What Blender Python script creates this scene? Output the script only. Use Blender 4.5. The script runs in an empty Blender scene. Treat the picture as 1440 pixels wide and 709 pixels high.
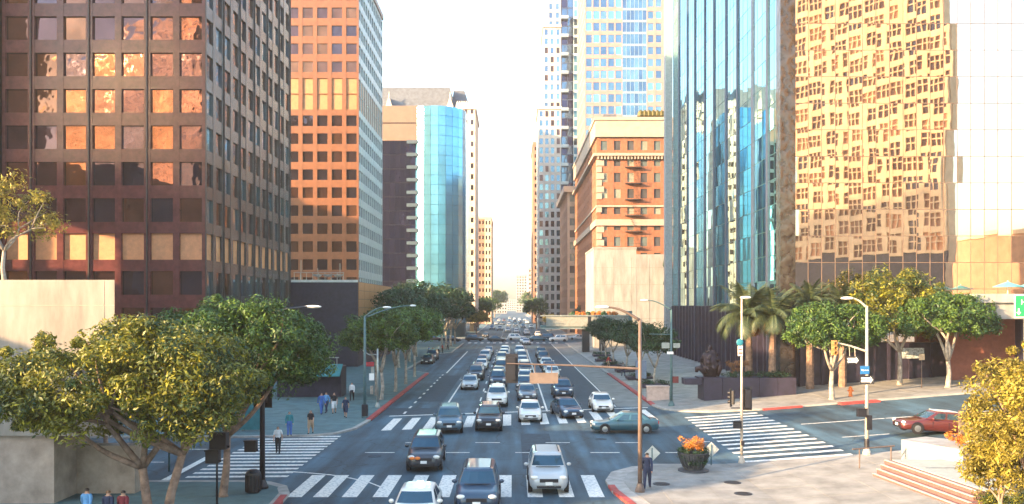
import bpy, bmesh, math, random
import numpy as np
from mathutils import Matrix, Vector
random.seed(7); rng = np.random.default_rng(11)
R = math.radians
sc = bpy.context.scene
COL = sc.collection

# ---------------------------------------------------------------- camera, sky, sun, exposure
HAZE = 0.0003
FPX, HC, CX, HY = 1200.0, 9.0, 720.0, 430.0          # focal length in photo pixels, eye height, horizon
cd = bpy.data.cameras.new('camera'); cam = bpy.data.objects.new('camera', cd); COL.objects.link(cam)
cd.sensor_width = 36.0; cd.lens = 36.0 * FPX / 1440.0
cam.location = (0, 0, HC); cam.rotation_euler = (R(90), 0, 0)
cd.shift_y = (HY - 354.5) / 1440.0
cd.clip_start = 0.3; cd.clip_end = 6000
sc.camera = cam
SUN_EL = R(15.0); SUN_H = Vector((0.88, 0.475)).normalized()
w = bpy.data.worlds.new('World'); sc.world = w; w.use_nodes = True
nt = w.node_tree; nt.nodes.clear()
sky = nt.nodes.new('ShaderNodeTexSky'); sky.sky_type = 'NISHITA'; sky.sun_disc = False
sky.sun_elevation = SUN_EL; sky.sun_rotation = math.atan2(-SUN_H.x, -SUN_H.y)
sky.air_density = 1.4; sky.dust_density = 2.6; sky.ozone_density = 3.0; sky.altitude = 60
bg = nt.nodes.new('ShaderNodeBackground'); bg.inputs['Strength'].default_value = 0.125
wo = nt.nodes.new('ShaderNodeOutputWorld')
nt.links.new(sky.outputs[0], bg.inputs['Color']); nt.links.new(bg.outputs[0], wo.inputs['Surface'])
sd = bpy.data.lights.new('sun', 'SUN'); sd.energy = 3.7; sd.angle = R(0.6); sd.color = (1.0, 0.62, 0.30)
so = bpy.data.objects.new('sun', sd); COL.objects.link(so)
sdir = Vector((SUN_H.x * math.cos(SUN_EL), SUN_H.y * math.cos(SUN_EL), -math.sin(SUN_EL)))
so.rotation_euler = sdir.to_track_quat('-Z', 'Y').to_euler(); so.location = (-80, -60, 90)
sc.view_settings.view_transform = 'Standard'; sc.view_settings.look = 'None'
sc.view_settings.exposure = 2.88; sc.view_settings.gamma = 1.0
sc.view_settings.use_curve_mapping = False
sc.view_settings.use_white_balance = True; sc.view_settings.white_balance_temperature = 6250; sc.view_settings.white_balance_tint = 6

# ---------------------------------------------------------------- ground shape and pixel helper
HX0, HX1, GRADE = 12.0, 90.0, 0.07                    # the cross street climbs on one side
def h(x): return GRADE * (min(max(x, HX0), HX1) - HX0)
def G(px, py):
    u, v = (px - CX) / FPX, (py - HY) / FPX
    Y = HC / v
    if u * Y > HX0: Y = (HC + GRADE * HX0) / (v + GRADE * u)
    return u * Y, Y
def P(px, py, Y): return ((px - CX) / FPX * Y, Y, HC - (py - HY) / FPX * Y)

# ---------------------------------------------------------------- materials
MATS = {}
def mat(name, col, rough=.7, metal=0.0, var=0.12, scale=3.0, bump=0.0, bscale=20.0, spec=.5, col2=None, wave=0.0, wscale=.4, stretch=None, tint=False, trans=0.0, emit=None):
    if name in MATS: return MATS[name]
    m = bpy.data.materials.new(name); m.use_nodes = True; MATS[name] = m
    t = m.node_tree; n = t.nodes; b = n['Principled BSDF']
    b.inputs['Roughness'].default_value = rough; b.inputs['Metallic'].default_value = metal
    b.inputs['Specular IOR Level'].default_value = spec
    geo = n.new('ShaderNodeNewGeometry')
    pos = geo.outputs['Position']
    if stretch:
        mp = n.new('ShaderNodeMapping'); mp.inputs['Scale'].default_value = stretch
        t.links.new(pos, mp.inputs['Vector']); pos = mp.outputs[0]
    no = n.new('ShaderNodeTexNoise'); no.inputs['Scale'].default_value = scale; no.inputs['Detail'].default_value = 5; no.inputs['Roughness'].default_value = .62
    t.links.new(pos, no.inputs['Vector'])
    rp = n.new('ShaderNodeValToRGB'); e = rp.color_ramp.elements
    c = Vector(col[:3]); c2 = Vector(col2[:3]) if col2 else None
    lo = c * (1 - var * 1.6) if not c2 else c
    hi = c * (1 + var * 1.3) if not c2 else c2
    e[0].position = .3; e[0].color = (*lo, 1); e[1].position = .7; e[1].color = (*hi, 1)
    fac = no.outputs['Fac']
    if tint:
        at = n.new('ShaderNodeAttribute'); at.attribute_name = 'tint'
        fac = at.outputs['Fac']; e[0].position = 0.0; e[1].position = 1.0
    t.links.new(fac, rp.inputs['Fac']); t.links.new(rp.outputs[0], b.inputs['Base Color'])
    if bump or wave:
        n2 = n.new('ShaderNodeTexNoise'); n2.inputs['Scale'].default_value = bscale if bump else wscale
        n2.inputs['Detail'].default_value = 4 if bump else 1.5
        t.links.new(geo.outputs['Position'], n2.inputs['Vector'])
        bp = n.new('ShaderNodeBump'); bp.inputs['Strength'].default_value = bump if bump else 1.0
        bp.inputs['Distance'].default_value = .02 if bump else wave
        t.links.new(n2.outputs['Fac'], bp.inputs['Height']); t.links.new(bp.outputs[0], b.inputs['Normal'])
    if trans:
        out = n['Material Output']; tr = n.new('ShaderNodeBsdfTranslucent'); mx = n.new('ShaderNodeMixShader')
        mx.inputs[0].default_value = trans
        t.links.new(rp.outputs[0], tr.inputs['Color']); t.links.new(b.outputs[0], mx.inputs[1]); t.links.new(tr.outputs[0], mx.inputs[2])
        t.links.new(mx.outputs[0], out.inputs['Surface'])
    if emit:
        b.inputs['Emission Color'].default_value = (*emit[:3], 1); b.inputs['Emission Strength'].default_value = emit[3]
    return m
ASPH = mat('asphalt', (.036, .074, .102), .7, var=.30, scale=.55, bump=.35, bscale=60, stretch=(1, .35, 1))
ASPH2 = mat('asphalt_patch', (.028, .046, .064), .85, var=.2, scale=1.5, bump=.3, bscale=60)
GROUND = mat('ground_mix', (.10, .105, .10), .9, var=.2, scale=.4)
CONC = mat('sidewalk_concrete', (.225, .22, .205), .85, var=.22, scale=.8, bump=.25, bscale=30)
CONC2 = mat('sidewalk_concrete_shade_tint', (.075, .135, .145), .85, var=.18, scale=.9, bump=.25, bscale=30)  # teal of the shaded pavement put into the concrete colour
CONC_LANE = mat('lane_concrete', (.17, .175, .17), .85, var=.2, scale=.6, bump=.2, bscale=40)
KERB = mat('kerb_concrete', (.30, .29, .27), .85, var=.18, scale=2)
REDK = mat('red_kerb_paint', (.32, .05, .045), .7, var=.25, scale=3)
PAINT = mat('white_road_paint', (.34, .35, .35), .7, scale=6, col2=(.74, .71, .64))
for q_, e_ in zip((.36, .52), PAINT.node_tree.nodes['Color Ramp'].color_ramp.elements): e_.position = q_
WALLC = mat('board_marked_concrete', (.25, .225, .195), .8, var=.22, scale=1.1, stretch=(1, 1, .25), bump=.2, bscale=12)
WALLC2 = mat('pier_concrete', (.34, .27, .22), .8, var=.2, scale=1.2, bump=.2, bscale=12)
GRAN = mat('polished_brown_granite', (.10, .034, .034), .16, var=.18, scale=1.4, spec=.32, wave=.01, wscale=.5)
GRAN2 = mat('brown_granite', (.17, .062, .024), .42, var=.14, scale=1.0)
LOUV = mat('copper_louvre', (.50, .22, .10), .5, var=.12, scale=2)
LOUV2 = mat('pale_copper_louvre', (.36, .17, .07), .5, var=.10, scale=2)
PANE = [mat('dark_pane_%d' % i, c, .04, metal=.75, var=.25, scale=.35, wave=wv, wscale=.7) for i, (c, wv) in enumerate([((.09, .05, .055), .02), ((.14, .065, .05), .03), ((.06, .045, .065), .025), ((.19, .085, .05), .034)])]
BPANE = [mat('blue_pane_%d' % i, c, .05, metal=.85, var=.15, scale=.3, wave=.02, wscale=.5) for i, c in enumerate([(.13, .24, .33), (.18, .30, .38), (.10, .18, .28)])]
BRICKW = [mat('pale_window_%d' % i, c, .08, metal=.3, var=.15, scale=.5) for i, c in enumerate([(.16, .20, .20), (.10, .10, .11), (.34, .36, .30)])]
MIRR = [mat('mirror_glass_%d' % i, c, .015, metal=1.0, var=.05, scale=.15, wave=.0035, wscale=.4) for i, c in enumerate([(.78, .70, .62), (.74, .66, .58), (.81, .73, .64)])]
TEALG = [mat('teal_mirror_%d' % i, c, .02, metal=1.0, var=.10, scale=.2, wave=.004, wscale=.45) for i, c in enumerate([(.42, .78, .84), (.48, .82, .86), (.36, .70, .78)])]
CYAN = [mat('sky_blue_glass_%d' % i, c, .16, metal=.6, var=.12, scale=.08, wave=.008, wscale=.3) for i, c in enumerate([(.15, .42, .62), (.16, .435, .632), (.145, .41, .61)])]
NAVY = [mat('navy_glass_%d' % i, c, .05, metal=.7, var=.25, scale=.2, wave=.02, wscale=.4) for i, c in enumerate([(.03, .035, .095), (.04, .042, .11), (.024, .028, .08)])]
DARKM = mat('dark_mullion', (.05, .045, .05), .4, metal=.6, var=.1)
DARKS = mat('dark_stone', (.026, .021, .042), .5, var=.25, scale=1.5)
DARKC = mat('dark_interior', (.02, .02, .022), .9, var=.1)
BEIGE = mat('beige_stone', (.50, .38, .28), .8, var=.1, scale=.6)
IVORY = mat('ivory_stone', (.58, .50, .42), .8, var=.08, scale=.6)
TERRA = mat('brown_terracotta', (.28, .15, .10), .8, var=.15, scale=.5)
BRICK = mat('red_brick', (.25, .10, .052), .85, var=.2, scale=1.5, bump=.2, bscale=14)
WHITEW = mat('white_plaster', (.28, .28, .275), .85, var=.18, scale=.9, stretch=(1, 1, .22), bump=.1, bscale=6)
PINKG = mat('pink_granite', (.30, .19, .175), .5, var=.1, scale=.5)
SLATE = mat('slate_roof', (.10, .11, .13), .7, var=.2, scale=1.0)
LIME = mat('golden_limestone', (.60, .42, .26), .8, var=.10, scale=.5)
STEEL = mat('galvanised_steel', (.30, .32, .30), .45, metal=.5, var=.12)
STEELW = mat('weathered_pole_paint', (.12, .085, .07), .6, var=.15)
STEELP = mat('pale_pole_paint', (.42, .36, .30), .55, var=.15)
TEALP = mat('teal_pole_paint', (.06, .12, .13), .55, var=.15)
BLACK = mat('black_metal', (.010, .010, .016), .5, var=.15)
LAMPW = mat('lamp_lens', (.75, .74, .70), .3, var=.03)
BARK = mat('pale_bark', (.23, .155, .115), .9, var=.35, scale=3, bump=.6, bscale=14)
BARKD = mat('grey_bark', (.30, .26, .22), .9, var=.3, scale=3, bump=.5, bscale=14)
BARKP = mat('palm_bark', (.22, .14, .10), .95, var=.3, scale=4, bump=.7, bscale=10)
LEAF = [mat('leaf_gold_green', (.014, .046, .012), .5, tint=True, col2=(.38, .34, .02), trans=.24),
        mat('leaf_green', (.012, .050, .014), .55, tint=True, col2=(.13, .22, .02), trans=.22),
        mat('leaf_dark', (.008, .034, .016), .55, tint=True, col2=(.04, .10, .025), trans=.2),
        mat('leaf_yellow', (.12, .10, .015), .55, tint=True, col2=(.58, .48, .07), trans=.32),
        mat('leaf_palm', (.02, .045, .02), .5, tint=True, col2=(.09, .11, .05), trans=.2),
        mat('leaf_dry', (.16, .07, .03), .7, tint=True, col2=(.32, .16, .06), trans=.2),
        mat('petal_orange', (.42, .13, .015), .6, tint=True, col2=(.70, .32, .04), trans=.2)]
GLASSC = mat('car_glass', (.045, .10, .14), .03, metal=.55, var=.05)
TYRE = mat('tyre_rubber', (.015, .015, .017), .85, var=.1)
RIM = mat('alloy_rim', (.40, .40, .40), .3, metal=.8, var=.05)
HEADL = mat('headlight_lens', (.72, .70, .64), .08, var=.03, spec=.8)
AMBER = mat('amber_lens', (.80, .22, .04), .2, var=.05)
CHROME = mat('chrome', (.55, .55, .55), .15, metal=.9, var=.03)
PLATE = mat('licence_plate', (.70, .70, .68), .5, var=.05)
def paint(name, c): 
    m = mat('paint_' + name, c, .32, metal=.12, var=.04, scale=1)
    m.node_tree.nodes['Principled BSDF'].inputs['Coat Weight'].default_value = .6
    return m
CARP = {'white': paint('white', (.66, .64, .60)), 'black': paint('black', (.015, .018, .026)), 'silver': paint('silver', (.40, .42, .43)), 'dark blue': paint('darkblue', (.018, .045, .085)),
        'grey': paint('grey', (.13, .15, .17)), 'slate blue': paint('slateblue', (.07, .12, .16)), 'red': paint('red', (.09, .018, .016)), 'charcoal': paint('charcoal', (.035, .04, .05)), 'teal': paint('teal', (.03, .09, .12)),
        'beige': paint('beige', (.42, .36, .27))}

def wear(m):                                            # streaks along the lanes, tar seams and cracks
    t = m.node_tree; n = t.nodes; b = n['Principled BSDF']; src = b.inputs['Base Color'].links[0].from_socket
    geo = n.new('ShaderNodeNewGeometry'); mp = n.new('ShaderNodeMapping'); mp.inputs['Scale'].default_value = (1.1, .05, 1); t.links.new(geo.outputs['Position'], mp.inputs[0])
    a = n.new('ShaderNodeTexNoise'); a.inputs['Scale'].default_value = 1.0; a.inputs['Detail'].default_value = 3; t.links.new(mp.outputs[0], a.inputs['Vector'])
    ra = n.new('ShaderNodeMapRange'); ra.inputs[1].default_value = .35; ra.inputs[2].default_value = .68; ra.inputs[3].default_value = .55; ra.inputs[4].default_value = 1.42; t.links.new(a.outputs['Fac'], ra.inputs[0])
    wn = n.new('ShaderNodeTexNoise'); wn.inputs['Scale'].default_value = .5; t.links.new(geo.outputs['Position'], wn.inputs['Vector'])
    ad = n.new('ShaderNodeVectorMath'); ad.operation = 'MULTIPLY_ADD'; ad.inputs[1].default_value = (1.6, 1.6, 1.6); t.links.new(wn.outputs['Color'], ad.inputs[0]); t.links.new(geo.outputs['Position'], ad.inputs[2])
    v = n.new('ShaderNodeTexVoronoi'); v.feature = 'DISTANCE_TO_EDGE'; v.inputs['Scale'].default_value = .17; t.links.new(ad.outputs[0], v.inputs['Vector'])
    rv = n.new('ShaderNodeMapRange'); rv.inputs[1].default_value = .0; rv.inputs[2].default_value = .010; rv.inputs[3].default_value = .38; rv.inputs[4].default_value = 1.0; t.links.new(v.outputs['Distance'], rv.inputs[0])
    mu = n.new('ShaderNodeMath'); mu.operation = 'MULTIPLY'; t.links.new(ra.outputs[0], mu.inputs[0]); t.links.new(rv.outputs[0], mu.inputs[1])
    mx = n.new('ShaderNodeVectorMath'); mx.operation = 'SCALE'; t.links.new(src, mx.inputs[0]); t.links.new(mu.outputs[0], mx.inputs['Scale']); t.links.new(mx.outputs[0], b.inputs['Base Color'])
wear(ASPH)
# ---------------------------------------------------------------- mesh helpers
class MB:
    def __init__(s, M=None): s.v = []; s.f = []; s.M = M; s.mi = []; s.cur = 0
    def add(s, vs, fs):
        o = len(s.v)
        s.v += [tuple(s.M @ Vector(p)) for p in vs] if s.M is not None else [tuple(p) for p in vs]
        s.f += [tuple(i + o for i in f) for f in fs]; s.mi += [s.cur] * len(fs)
        return s
    def box(s, x0, x1, y0, y1, z0, z1):
        return s.add([(x0, y0, z0), (x1, y0, z0), (x1, y1, z0), (x0, y1, z0), (x0, y0, z1), (x1, y0, z1), (x1, y1, z1), (x0, y1, z1)],
                     [(3, 2, 1, 0), (4, 5, 6, 7), (0, 1, 5, 4), (1, 2, 6, 5), (2, 3, 7, 6), (3, 0, 4, 7)])
    def prism(s, poly, z0, z1, zf=None):
        n = len(poly); g = zf or (lambda x, y: 0)
        return s.add([(x, y, z0 + g(x, y)) for x, y in poly] + [(x, y, z1 + g(x, y)) for x, y in poly],
                     [tuple(range(n - 1, -1, -1)), tuple(range(n, 2 * n))] + [(i, (i + 1) % n, n + (i + 1) % n, n + i) for i in range(n)])
    def frustum(s, r0, z0, r1, z1):                    # rects (x0,x1,y0,y1)
        a, b = r0, r1
        return s.add([(a[0], a[2], z0), (a[1], a[2], z0), (a[1], a[3], z0), (a[0], a[3], z0), (b[0], b[2], z1), (b[1], b[2], z1), (b[1], b[3], z1), (b[0], b[3], z1)],
                     [(3, 2, 1, 0), (4, 5, 6, 7), (0, 1, 5, 4), (1, 2, 6, 5), (2, 3, 7, 6), (3, 0, 4, 7)])
    def tube(s, pts, rad, n=8, cap=True):
        pts = [Vector(p) for p in pts]
        if not isinstance(rad, (list, tuple)): rad = [rad] * len(pts)
        vs = []; fs = []; ref = None
        for i, p in enumerate(pts):
            d = (pts[min(i + 1, len(pts) - 1)] - pts[max(i - 1, 0)])
            d = d.normalized() if d.length > 1e-9 else Vector((0, 0, 1))
            if ref is None: ref = Vector((0, 1, 0)) if abs(d.y) < .9 else Vector((1, 0, 0))
            a = d.cross(ref).normalized(); b = d.cross(a).normalized(); ref = -b if False else ref
            for k in range(n):
                t = 2 * math.pi * k / n
                vs.append(p + (a * math.cos(t) + b * math.sin(t)) * rad[i])
        for i in range(len(pts) - 1):
            for k in range(n):
                fs.append((i * n + k, i * n + (k + 1) % n, (i + 1) * n + (k + 1) % n, (i + 1) * n + k))
        if cap: fs += [tuple(range(n - 1, -1, -1)), tuple(range((len(pts) - 1) * n, len(pts) * n))]
        return s.add(vs, fs)
    def lathe(s, prof, n=16, c=(0, 0, 0)):
        vs = []; fs = []
        for r, z in prof:
            for k in range(n):
                t = 2 * math.pi * k / n; vs.append((c[0] + r * math.cos(t), c[1] + r * math.sin(t), c[2] + z))
        for i in range(len(prof) - 1):
            for k in range(n): fs.append((i * n + k, i * n + (k + 1) % n, (i + 1) * n + (k + 1) % n, (i + 1) * n + k))
        fs += [tuple(range(n - 1, -1, -1)), tuple(range((len(prof) - 1) * n, len(prof) * n))]
        return s.add(vs, fs)
    def ball(s, c, r, n=10, m=7, jit=0.0):
        r = (r, r, r) if not isinstance(r, (tuple, list)) else r
        vs = []; fs = []
        for i in range(m + 1):
            a = -math.pi / 2 + math.pi * i / m
            for k in range(n):
                t = 2 * math.pi * k / n; j = 1 + random.uniform(-jit, jit)
                vs.append((c[0] + r[0] * math.cos(a) * math.cos(t) * j, c[1] + r[1] * math.cos(a) * math.sin(t) * j, c[2] + r[2] * math.sin(a) * j))
        for i in range(m):
            for k in range(n): fs.append((i * n + k, i * n + (k + 1) % n, (i + 1) * n + (k + 1) % n, (i + 1) * n + k))
        return s.add(vs, fs)
    def mesh(s, name, mats, smooth=False):
        me = bpy.data.meshes.new(name); me.from_pydata(s.v, [], s.f)
        for m in (mats if isinstance(mats, (list, tuple)) else [mats]): me.materials.append(m)
        if any(s.mi): me.polygons.foreach_set('material_index', s.mi)
        if smooth: me.polygons.foreach_set('use_smooth', [True] * len(s.f))
        me.validate(); me.update(); return me
    def build(s, name, mats, parent=None, loc=None, smooth=False, rz=0):
        return obj(name, s.mesh(name, mats, smooth), parent, loc, rz)
def obj(name, me, parent=None, loc=None, rz=0):
    o = bpy.data.objects.new(name, me); COL.objects.link(o)
    if parent: o.parent = parent
    if loc: o.location = loc
    if rz: o.rotation_euler = (0, 0, rz)
    return o
def tag(o, label, cat, group=None, kind=None):
    if label: o['label'] = label
    if cat: o['category'] = cat
    if group: o['group'] = group
    if kind: o['kind'] = kind
    return o
def thing(name, label, cat, loc=(0, 0, 0), rz=0, group=None):
    o = bpy.data.objects.new(name, None); COL.objects.link(o); o.location = loc; o.rotation_euler = (0, 0, rz)
    o.empty_display_size = .3
    return tag(o, label, cat, group)
def dup(root, loc, rz=0, label=None, scale=None, group=None, paintmat=None):
    def cp(o, par):
        c = o.copy(); COL.objects.link(c)
        if par: c.parent = par
        for ch in KIDS.get(o.name, []): cp(ch, c)
        if paintmat and o.get('painted'): c.material_slots[0].link = 'OBJECT'; c.material_slots[0].material = paintmat
        return c
    KIDS = {}
    for o in root.children_recursive: KIDS.setdefault(o.parent.name, []).append(o)
    c = cp(root, None); c.location = loc; c.rotation_euler = (0, 0, rz)
    if scale: c.scale = scale if isinstance(scale, (tuple, list)) else (scale,) * 3
    if label: c['label'] = label
    if group: c['group'] = group
    return c
def drop(root):
    for o in list(root.children_recursive) + [root]: bpy.data.objects.remove(o, do_unlink=True)
def struct(name, mb, m, **k):
    o = mb.build(name, m, **k); o['kind'] = 'structure'; return o
def clipx(poly, x, keep_less):
    out = []
    for i in range(len(poly)):
        a, b = poly[i], poly[(i + 1) % len(poly)]
        ia, ib = (a[0] <= x) == keep_less or a[0] == x, (b[0] <= x) == keep_less or b[0] == x
        if ia: out.append(a)
        if ia != ib:
            t = (x - a[0]) / (b[0] - a[0]); out.append((x, a[1] + t * (b[1] - a[1])))
    return out
def pieces(poly):
    ps = []
    a = clipx(poly, HX0, True); r = clipx(poly, HX0, False)
    if len(a) > 2: ps.append(a)
    if len(r) > 2:
        b = clipx(r, HX1, True); c = clipx(r, HX1, False)
        if len(b) > 2: ps.append(b)
        if len(c) > 2: ps.append(c)
    return ps
def sheet(poly, z, mb=None):
    mb = mb or MB()
    for p in pieces(poly): mb.add([(x, y, z + h(x)) for x, y in p], [tuple(range(len(p)))])
    return mb
def slab(poly, z0, z1, mb=None):
    mb = mb or MB()
    for p in pieces(poly): mb.prism(p, z0, z1, lambda x, y: h(x))
    return mb
def rect(x0, x1, y0, y1): return [(x0, y0), (x1, y0), (x1, y1), (x0, y1)]
def offset_in(poly, d):                                # inset of a counter-clockwise polygon
    n = len(poly); out = []
    for i in range(n):
        p0, p1, p2 = Vector(poly[i - 1]), Vector(poly[i]), Vector(poly[(i + 1) % n])
        a = (p1 - p0).normalized(); b = (p2 - p1).normalized()
        na = Vector((-a.y, a.x)); nb = Vector((-b.y, b.x)); m = (na + nb)
        m = m.normalized() if m.length > 1e-6 else na
        k = d / max(.35, m.dot(na)); out.append(tuple(p1 + m * k))
    return out

# ---------------------------------------------------------------- setting: ground, road, pavements, markings
g = struct('ground', sheet(rect(-900, 900, -260, 2000), -.03), GROUND)
road = struct('road', sheet(rect(-220, 220, -60, 1500), 0), ASPH)
def mark(name, poly, m=PAINT, z=.006): return sheet(poly, z).build(name, m, road)
LF = [(-11, 66), (-11, 113), (-14.6, 118), (-14.6, 158), (-11.4, 163), (-11.4, 203), (-190, 203), (-190, 56), (-18, 58), (-13.6, 58.6), (-12.2, 59.6), (-11.3, 62)]
RF = [(12.5, 203), (12.5, 76), (12.9, 73.2), (13.8, 71.3), (16, 69.5), (20, 68.8), (36, 69.8), (190, 70), (190, 203)]
RN = [(5.5, -55), (190, -55), (190, 48.9), (24, 48.4), (16, 47.6), (8.5, 47.6), (6.6, 47.1), (5.3, 45.6), (4.75, 43.4), (4.8, 41), (5.3, 38)]
LN = [(-10.4, -55), (-10.4, 38.4), (-10.55, 40.5), (-11.1, 42.1), (-12.2, 43.1), (-13.6, 43.4), (-190, 43.4), (-190, -55)]
RF2 = [(12.5, 900), (12.5, 236), (190, 236), (190, 900)]
LF2 = [(-11.4, 900), (-190, 900), (-190, 236), (-11.4, 236)]
def ccw(p):
    a = sum(p[i][0] * p[(i + 1) % len(p)][1] - p[(i + 1) % len(p)][0] * p[i][1] for i in range(len(p)))
    return p if a > 0 else p[::-1]
def band(poly, i0, i1, d):                             # strip along polygon points i0..i1, d wide, inwards
    q = offset_in(poly, d); n = len(poly); idx = [(i0 + k) % n for k in range((i1 - i0) % n + 1)]
    return [poly[i] for i in idx] + [q[i] for i in idx][::-1]
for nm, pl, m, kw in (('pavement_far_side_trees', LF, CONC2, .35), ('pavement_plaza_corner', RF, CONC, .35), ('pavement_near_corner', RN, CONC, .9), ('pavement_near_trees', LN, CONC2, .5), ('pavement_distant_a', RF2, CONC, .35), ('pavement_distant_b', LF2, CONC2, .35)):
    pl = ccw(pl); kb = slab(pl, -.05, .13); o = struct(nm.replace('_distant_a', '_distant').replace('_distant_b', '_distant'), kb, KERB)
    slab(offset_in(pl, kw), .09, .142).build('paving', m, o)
    if nm == 'pavement_near_corner':                    # pale ring of the kerb ramp
        rr = offset_in(pl, .25); 
    if nm in ('pavement_near_corner', 'pavement_plaza_corner', 'pavement_near_trees', 'pavement_far_side_trees'):
        # separate slabs with joints
        sx, sy = 2.4, 2.2
        if nm == 'pavement_near_corner': xs, ys = np.arange(7.2, 27, sx), np.arange(34.6, 46, sy)
        elif nm == 'pavement_plaza_corner': xs, ys = np.arange(14.6, 40, sx), np.arange(72.6, 76.5, sy)
        elif nm == 'pavement_near_trees': xs, ys = np.arange(-21, -13.2, sx), np.arange(33, 41, sy)
        else: xs, ys = np.arange(-24, -13, sx), np.arange(63.5, 80, sy)
        sm = {}
        for X in xs:
            for Y in ys:
                if X < HX0 < X + sx: continue
                k = (X < HX0, random.randrange(3))
                if k not in sm:
                    b = MB(); gsl = 0 if k[0] else GRADE
                    a_ = [(0, 0), (sx - .035, 0), (sx - .035, sy - .035), (0, sy - .035)]
                    b.prism(a_, -.03, .006 + .003 * k[1], lambda x, y, q=gsl: q * x); sm[k] = b.mesh('paving_slab', m)
                obj('paving_slab', sm[k], o, (X, Y, .142 + h(X)))
# red painted kerb runs
def redkerb(pts, w_=.2, parent=None):
    b = MB()
    for i in range(len(pts) - 1):
        (x0, y0), (x1, y1) = pts[i], pts[i + 1]; d = Vector((x1 - x0, y1 - y0)).normalized(); nn = Vector((-d.y, d.x)) * w_
        b.prism([(x0 + nn.x, y0 + nn.y), (x0 - nn.x * .06, y0 - nn.y * .06), (x1 - nn.x * .06, y1 - nn.y * .06), (x1 + nn.x, y1 + nn.y)], .01, .15, lambda x, y: h(x))
    return b.build('red_kerb_paint', REDK, parent)
S = {o.name: o for o in COL.objects}
redkerb([(-11, 66.6), (-11, 112.6)], .42, S['pavement_far_side_trees'])
redkerb([(12.5, 112), (12.5, 76.4)], .34, S['pavement_plaza_corner'])
redkerb([(20.2, 68.83), (23.4, 69.02)], -.3, S['pavement_plaza_corner'])
redkerb([(26.4, 69.2), (29.6, 69.4)], -.8, S['pavement_plaza_corner'])
redkerb([(5.28, 38.1), (4.82, 41), (4.77, 42.2)], -.3, S['pavement_near_corner'])
redkerb([(-10.4, 30), (-10.4, 38.3), (-10.55, 40)], .3, S['pavement_near_trees'])
# kerbside concrete lane, patches
mark('concrete_lane', rect(9.4, 12.45, 76, 202), CONC_LANE, .004)
for k, (x0, x1, y0, y1) in enumerate([(-10.9, -6.1, 70, 75), (-2.8, -.4, 70.5, 150), (-9, -6.5, 80, 110), (6.3, 9.2, 76, 200), (0.6, 2.6, 47, 60)]):
    mark('asphalt_patch', rect(x0, x1, y0, y1), ASPH2, .003)
for k in range(16): mark('lane_joint', rect(9.45, 12.4, 80 + k * 7.6, 80.06 + k * 7.6), ASPH2, .007)
# zebra crossings
for X in [-10.25, -9.0, -7.65, -6.2, -4.75, -3.3, -1.85, -.38, 1.1, 2.58, 4.0]:
    if X < 4.2: mark('crosswalk_stripe', rect(X - .36, X + .36, 40.1, 45.3))
for k in range(15):
    X = -9.1 + k * 1.45; y0 = 61.6 + .28 * (X + 9)
    mark('crosswalk_stripe', [(X - .34, y0 - .1), (X + .34, y0 + .1), (X + .34, y0 + 6.6), (X - .34, y0 + 6.4)])
for k in range(14):
    Y = 44.85 + k * 1.055; mark('crosswalk_stripe', [(-17.1, Y - .25), (-11.8, Y - .05), (-11.8, Y + .4), (-17.1, Y + .2)])
for k in range(14):
    Y = 48.6 + k * 1.45; mark('crosswalk_stripe', [(13.3 + .03 * k, Y - .2), (19.4, Y - .2), (19.4, Y + .33), (13.3 + .03 * k, Y + .33)])
mark('stop_line', [(-10, 69.3), (12, 75.2), (12, 75.6), (-10, 69.7)])
for X, y0 in ((-5.9, 71), (3.0, 72.6), (6.0, 73.6)): mark('lane_line', rect(X - .08, X + .08, y0, 175))
for X, y0 in ((-3.0, 71.6),):
    for k in range(12): mark('lane_dash', rect(X - .07, X + .07, y0 + k * 9, y0 + 3.2 + k * 9))
for k in range(11): mark('lane_dot', rect(-9.1, -8.9, 71 + k * 3.9, 72.5 + k * 3.9))
mark('lane_line', rect(-8.85, -8.65, 114, 168)); mark('lane_line', rect(9.15, 9.3, 76, 200))
for X in (-3, 0, 3, 6):
    for k in range(24): mark('lane_dash', rect(X - .08, X + .08, 245 + k * 12, 249 + k * 12))
for y0 in (204.6, 230.5):
    for k in range(15): mark('crosswalk_stripe', rect(-10.6 + k * 1.5, -9.9 + k * 1.5, y0, y0 + 4))
for k in range(5):                                      # cross street lane dashes through the junction and up the hill
    mark('lane_dash', rect(-9 + k * 4.6, -7.2 + k * 4.6, 52.2, 52.36)); mark('lane_dash', rect(-7 + k * 4.6, -5.4 + k * 4.6, 56.0, 56.16))
for k in range(9):
    mark('lane_line', rect(20.5 + k * 6, 26.4 + k * 6, 60.4, 60.58)); mark('lane_dash', rect(21 + k * 6, 24 + k * 6, 54.2, 54.34))
for k in range(8):
    mark('lane_line', rect(-24 - k * 6, -18.5 - k * 6, 53.4, 53.54)); mark('lane_dash', rect(-23 - k * 6, -20 - k * 6, 49, 49.14))
mark('stop_line', [(-18.1, 44), (-17.7, 44), (-17.9, 52.5), (-18.3, 52.5)])
arc = [G(x, y) for x, y in ((402, 663), (430, 665), (465, 668), (495, 673), (520, 679), (548, 690))]
for i in range(len(arc) - 1):
    (x0, y0), (x1, y1) = arc[i], arc[i + 1]; mark('turn_guide_line', [(x0, y0 - .1), (x1, y1 - .1), (x1, y1 + .1), (x0, y0 + .1)], PAINT, .009)
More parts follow.
